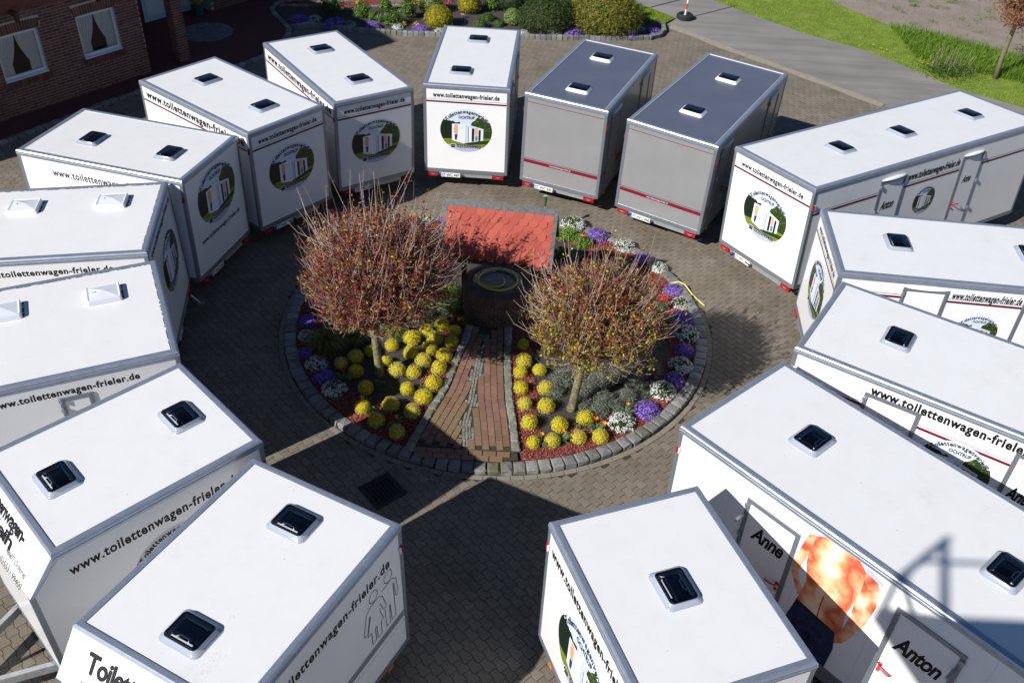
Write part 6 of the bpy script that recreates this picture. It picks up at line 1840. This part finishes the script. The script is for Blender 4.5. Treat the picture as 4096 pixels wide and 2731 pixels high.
# ================================================================ SHRUBS OF THE BED BEHIND
def shrub(name, x, y, rx, rz, n, leaf, lw, mats, core, label, cat='shrub', lumps=.14, ry=None, z0=None, seed=None, group=None, up=-.45, squash=.35):
    me = bush(name, n, rx, ry or rx, rz, leaf, lw, mats, core, lumps, seed or int(abs(x * 131 + y * 17)) + 1, z0, squash, up)
    o = link(name, me, loc=(x, y, .045)); tag(o, label, cat, group); return o
shrub('dark_shrub', -6.82, 32.55, .36, .42, 900, .07, .04, [('leaf_dark', .5), ('leaf_green', .5)], 'leaf_dark', 'dark leafy shrub in the house shadow, tallest in the left of the bed', lumps=.5)
for x, y, r, rz, lab in [(-5.73, 32.62, .22, .25, 'small open green shrub left of the two leaf tufts'), (-5.02, 33.3, .17, .2, 'smallest open green shrub at the mulch strip'), (-4.57, 32.0, .25, .27, 'open green shrub right of the leaf tufts near the front kerb'), (-4.12, 32.7, .22, .42, 'taller open green shrub left of the yellow clipped dome'), (-1.25, 33.95, .26, .3, 'bright green leafy plant behind the yellow clipped shrubs')]:
    shrub('open_shrub', x, y, r, rz, 520, .075, .04, [('leaf_green', .6), ('leaf_bright', .4)], 'leaf_dark', lab, lumps=.5)
for x, y, lab in [(-5.40, 32.3, 'left of two upright leaf tufts in the bed'), (-5.09, 32.17, 'right of two upright leaf tufts in the bed')]:
    o = link('leaf_tuft', grass_clump('leaf_tuft', .2, .3, 60, 'leaf_bright', int(-x * 100)), loc=(x, y, .05)); tag(o, lab, 'plant')
shrub('clipped_shrub', -3.03, 32.05, .47, .40, 3200, .06, .022, [('leaf_goldyellow', .72), ('leaf_green', .28)], 'core_yellow', 'large clipped yellow green dome shrub near the bed kerb', lumps=.06)
shrub('clipped_shrub', -2.07, 33.6, .40, .42, 2600, .06, .022, [('leaf_goldyellow', .72), ('leaf_green', .28)], 'core_yellow', 'second clipped yellow green dome, farther back', lumps=.06)
shrub('clipped_shrub', -3.45, 33.35, .42, .44, 2400, .05, .028, [('leaf_variegated', 1)], 'leaf_green', 'pale variegated clipped ball behind the yellow dome', lumps=.06)
shrub('clipped_shrub', -.49, 32.6, .29, .30, 1500, .05, .03, [('leaf_variegated', .7), ('leaf_bright', .3)], 'leaf_green', 'small variegated clipped ball left of the dark juniper', lumps=.06)
shrub('clipped_shrub', 1.37, 34.7, .30, .34, 1200, .045, .03, [('leaf_bright', .5), ('leaf_variegated', .5)], 'leaf_green', 'boxwood ball behind the dark juniper', lumps=.06)
for x, y, r, lab in [(-1.36, 32.86, .23, 'low green cushion plant farthest from the kerb'), (-1.59, 32.12, .26, 'low green cushion plant nearest the sunlit trailer'), (-.97, 32.38, .19, 'smallest low green cushion plant, left of the variegated ball')]:
    shrub('cushion_plant', x, y, r, r * .6, 700, .035, .02, [('leaf_green', .8), ('leaf_bright', .2)], 'leaf_dark', lab, 'plant', .06)
shrub('yew_shrub', -.53, 33.95, .45, .42, 1500, .06, .018, [('leaf_dark', .8), ('leaf_green', .2)], 'leaf_dark', 'dark green yew behind the variegated ball', lumps=.25)
shrub('yew_shrub', .37, 34.4, .52, .42, 1500, .06, .018, [('leaf_dark', .8), ('leaf_green', .2)], 'leaf_dark', 'broad dark yew at the top edge of the bed', lumps=.25)
shrub('juniper', .68, 32.15, .95, .62, 6500, .11, .03, [('leaf_juniper', .8), ('leaf_dark', .2)], 'leaf_dark', 'wide flat dark green juniper in the middle of the bed', lumps=.22, ry=.62, squash=.1)
shrub('thread_cypress', 2.72, 32.15, 1.12, .82, 8000, .13, .022, [('leaf_gold', .72), ('leaf_juniper', .28)], 'leaf_juniper', 'big drooping gold green cypress mound by the bed corner', lumps=.22, ry=.72, squash=-.5)
shrub('column_conifer', 1.84, 34.3, .24, .75, 1300, .09, .02, [('leaf_gold', .6), ('leaf_goldyellow', .4)], 'core_yellow', 'slim golden upright conifer behind the white pole', lumps=.08)
o = link('yucca', grass_clump('yucca', .34, .4, 90, 'leaf_tulip', 901), loc=(4.02, 34.05, .05)); tag(o, 'spiky blue green yucca right of the standing stone', 'plant')
o = link('yucca', grass_clump('yucca', .3, .35, 90, 'leaf_sedge', 902), loc=(3.35, 34.75, .05)); tag(o, 'spiky plant left behind the standing stone', 'plant')
shrub('red_shrub', 3.55, 34.75, .22, .3, 400, .08, .03, [('leaf_red', .7), ('petal_red', .3)], 'leaf_dark', 'reddish young shrub behind the standing stone', lumps=.4)
shrub('open_shrub', 4.2, 33.3, .16, .14, 240, .06, .03, [('leaf_bright', .6), ('leaf_sedge', .4)], 'leaf_dark', 'low pale green plant near the curved end of the bed kerb', lumps=.3)
# more planting that fills the top edge
for i, (x, y, r, rz, mt, lab) in enumerate([(-6.4, 35.2, .4, .35, 'leaf_green', 'dark green plant at the top edge above the mulch'), (-1.0, 35.6, .6, .55, 'leaf_dark', 'dark conifer at the very top of the bed'), (2.6, 35.4, .5, .5, 'leaf_juniper', 'green shrub behind the golden conifer'), (-3.0, 35.5, .4, .5, 'leaf_bright', 'green shrub at the top edge behind the variegated ball'), (-7.6, 34.9, .3, .3, 'leaf_green', 'low shrub in shade near the red paving')]):
    shrub('garden_shrub', x, y, r, rz, 1200, .07, .03, [(mt, 1)], 'leaf_dark', lab, lumps=.25)
for i, (x, y, r, lab) in enumerate([(-7.8, 32.0, .28, 'first purple cushion from the house along the bed kerb'), (-6.57, 31.7, .37, 'second purple cushion from the house along the bed kerb'), (-5.22, 31.6, .32, 'third purple cushion from the house, half in shade'), (-3.61, 31.6, .26, 'purple cushion in front of the yellow clipped dome'), (1.65, 31.85, .36, 'long purple cushion between juniper and cypress'), (3.63, 32.0, .30, 'purple cushion at the right foot of the cypress'), (4.38, 32.35, .28, 'purple cushion in the curved end of the bed'), (.56, 31.78, .14, 'small purple tuft in front of the juniper')]):
    o = link('purple_flower_mound', PM[i % 3], loc=(x, y, .04), rot=(0, 0, i), scale=(r / .2, r * .7 / .2, r * .75 / .2)); tag(o, lab, 'flowers', 'purple flower cushions along the bed kerb')
for i, (x, y, r, lab) in enumerate([(-7.29, 32.05, .19, 'first white flower cushion from the house in the bed'), (-6.03, 31.75, .15, 'second white flower cushion from the house in the bed'), (-4.39, 31.7, .17, 'white flower cushion with an orange bloom at its side'), (-2.95, 31.55, .15, 'white flower cushion at the roof corner of the sunlit trailer'), (-.08, 31.7, .17, 'white flower cushion below the variegated ball'), (.96, 31.78, .2, 'white flower cushion in front of the juniper'), (3.99, 32.5, .15, 'white flower cushion between purple ones in the bed corner')]):
    o = link('white_flower_mound', WM[i % 3], loc=(x, y, .04), rot=(0, 0, i), scale=(r / .21,) * 3); tag(o, lab, 'flowers', 'white flower cushions along the bed kerb')
for i, (x, y, lab) in enumerate([(-4.2, 31.85, 'orange primrose beside a white cushion in the bed'), (-3.8, 31.85, 'orange primrose beside the purple cushion in the bed'), (-6.1, 33.7, 'yellow tulip on the mulch strip'), (-2.25, 32.9, 'pink tulip between the two yellow domes')]):
    t_ = empty('primrose', (x, y, .05)); tag(t_, lab, 'flower')
    g = np.random.default_rng(700 + i); P = g.normal(0, .05, (26, 3)) * [1, 1, .3] + [0, 0, .13]
    V, F = leaf_quads(P, g.normal(0, .4, P.shape) + [0, 0, 1], .045, .04, .2, g); link('blooms', np_mesh('blooms', V, F, G['petal_pink' if i == 3 else 'petal_yellow']), t_)
    link('leaves', grass_clump('leaves', .09, .12, 16, 'leaf_tulip', 720 + i), t_)

# ================================================================ SHADOW PLATFORM (added unseen, out of the frame; members shaped for a roof shadow)
wp = empty('shadow_platform', (-4.12, -.165, 10.42)); tag(wp, 'unseen lifting platform cage added to cast the shadow on the lower right roof', 'shadow platform')
mb = MB(); mb.box(-.05, -1.1, -.24, 2.3, .04, 0); mb.obj('floor', G['galvanised'], wp)
mb = MB(); mb.tube([(0, 0, 0), (0, 0, 1.36)], .042, 8); mb.obj('post', G['galvanised'], wp)
mb = MB(); mb.tube([(2.25, 0, 0), (2.25, 0, 1.1)], .042, 8); mb.obj('post', G['galvanised'], wp)
for a, b_ in (((0, 0, 1.30), (1.03, 0, 0)), ((0, 0, .72), (.50, 0, 0))):
    mb = MB(); mb.tube([a, b_], .045, 8); mb.obj('brace', G['galvanised'], wp)
mb = MB(); mb.tube([(0, 0, .93), (2.25, 0, .93), (2.25, -1.05, .93)], .026, 8); mb.obj('guard_rail', G['galvanised'], wp)
mb = MB(); mb.tube([(1.1, -.6, -.1), (1.3, -4.5, -6.5), (1.5, -8, -10.4)], [.14, .2, .28], 10); mb.obj('boom', G['galvanised'], wp)
mb = MB(); mb.box(.5, -9.2, -10.6, 2.5, -6.8, -9.6); mb.obj('carrier', G['cast_iron'], wp)

bpy.context.view_layer.update()
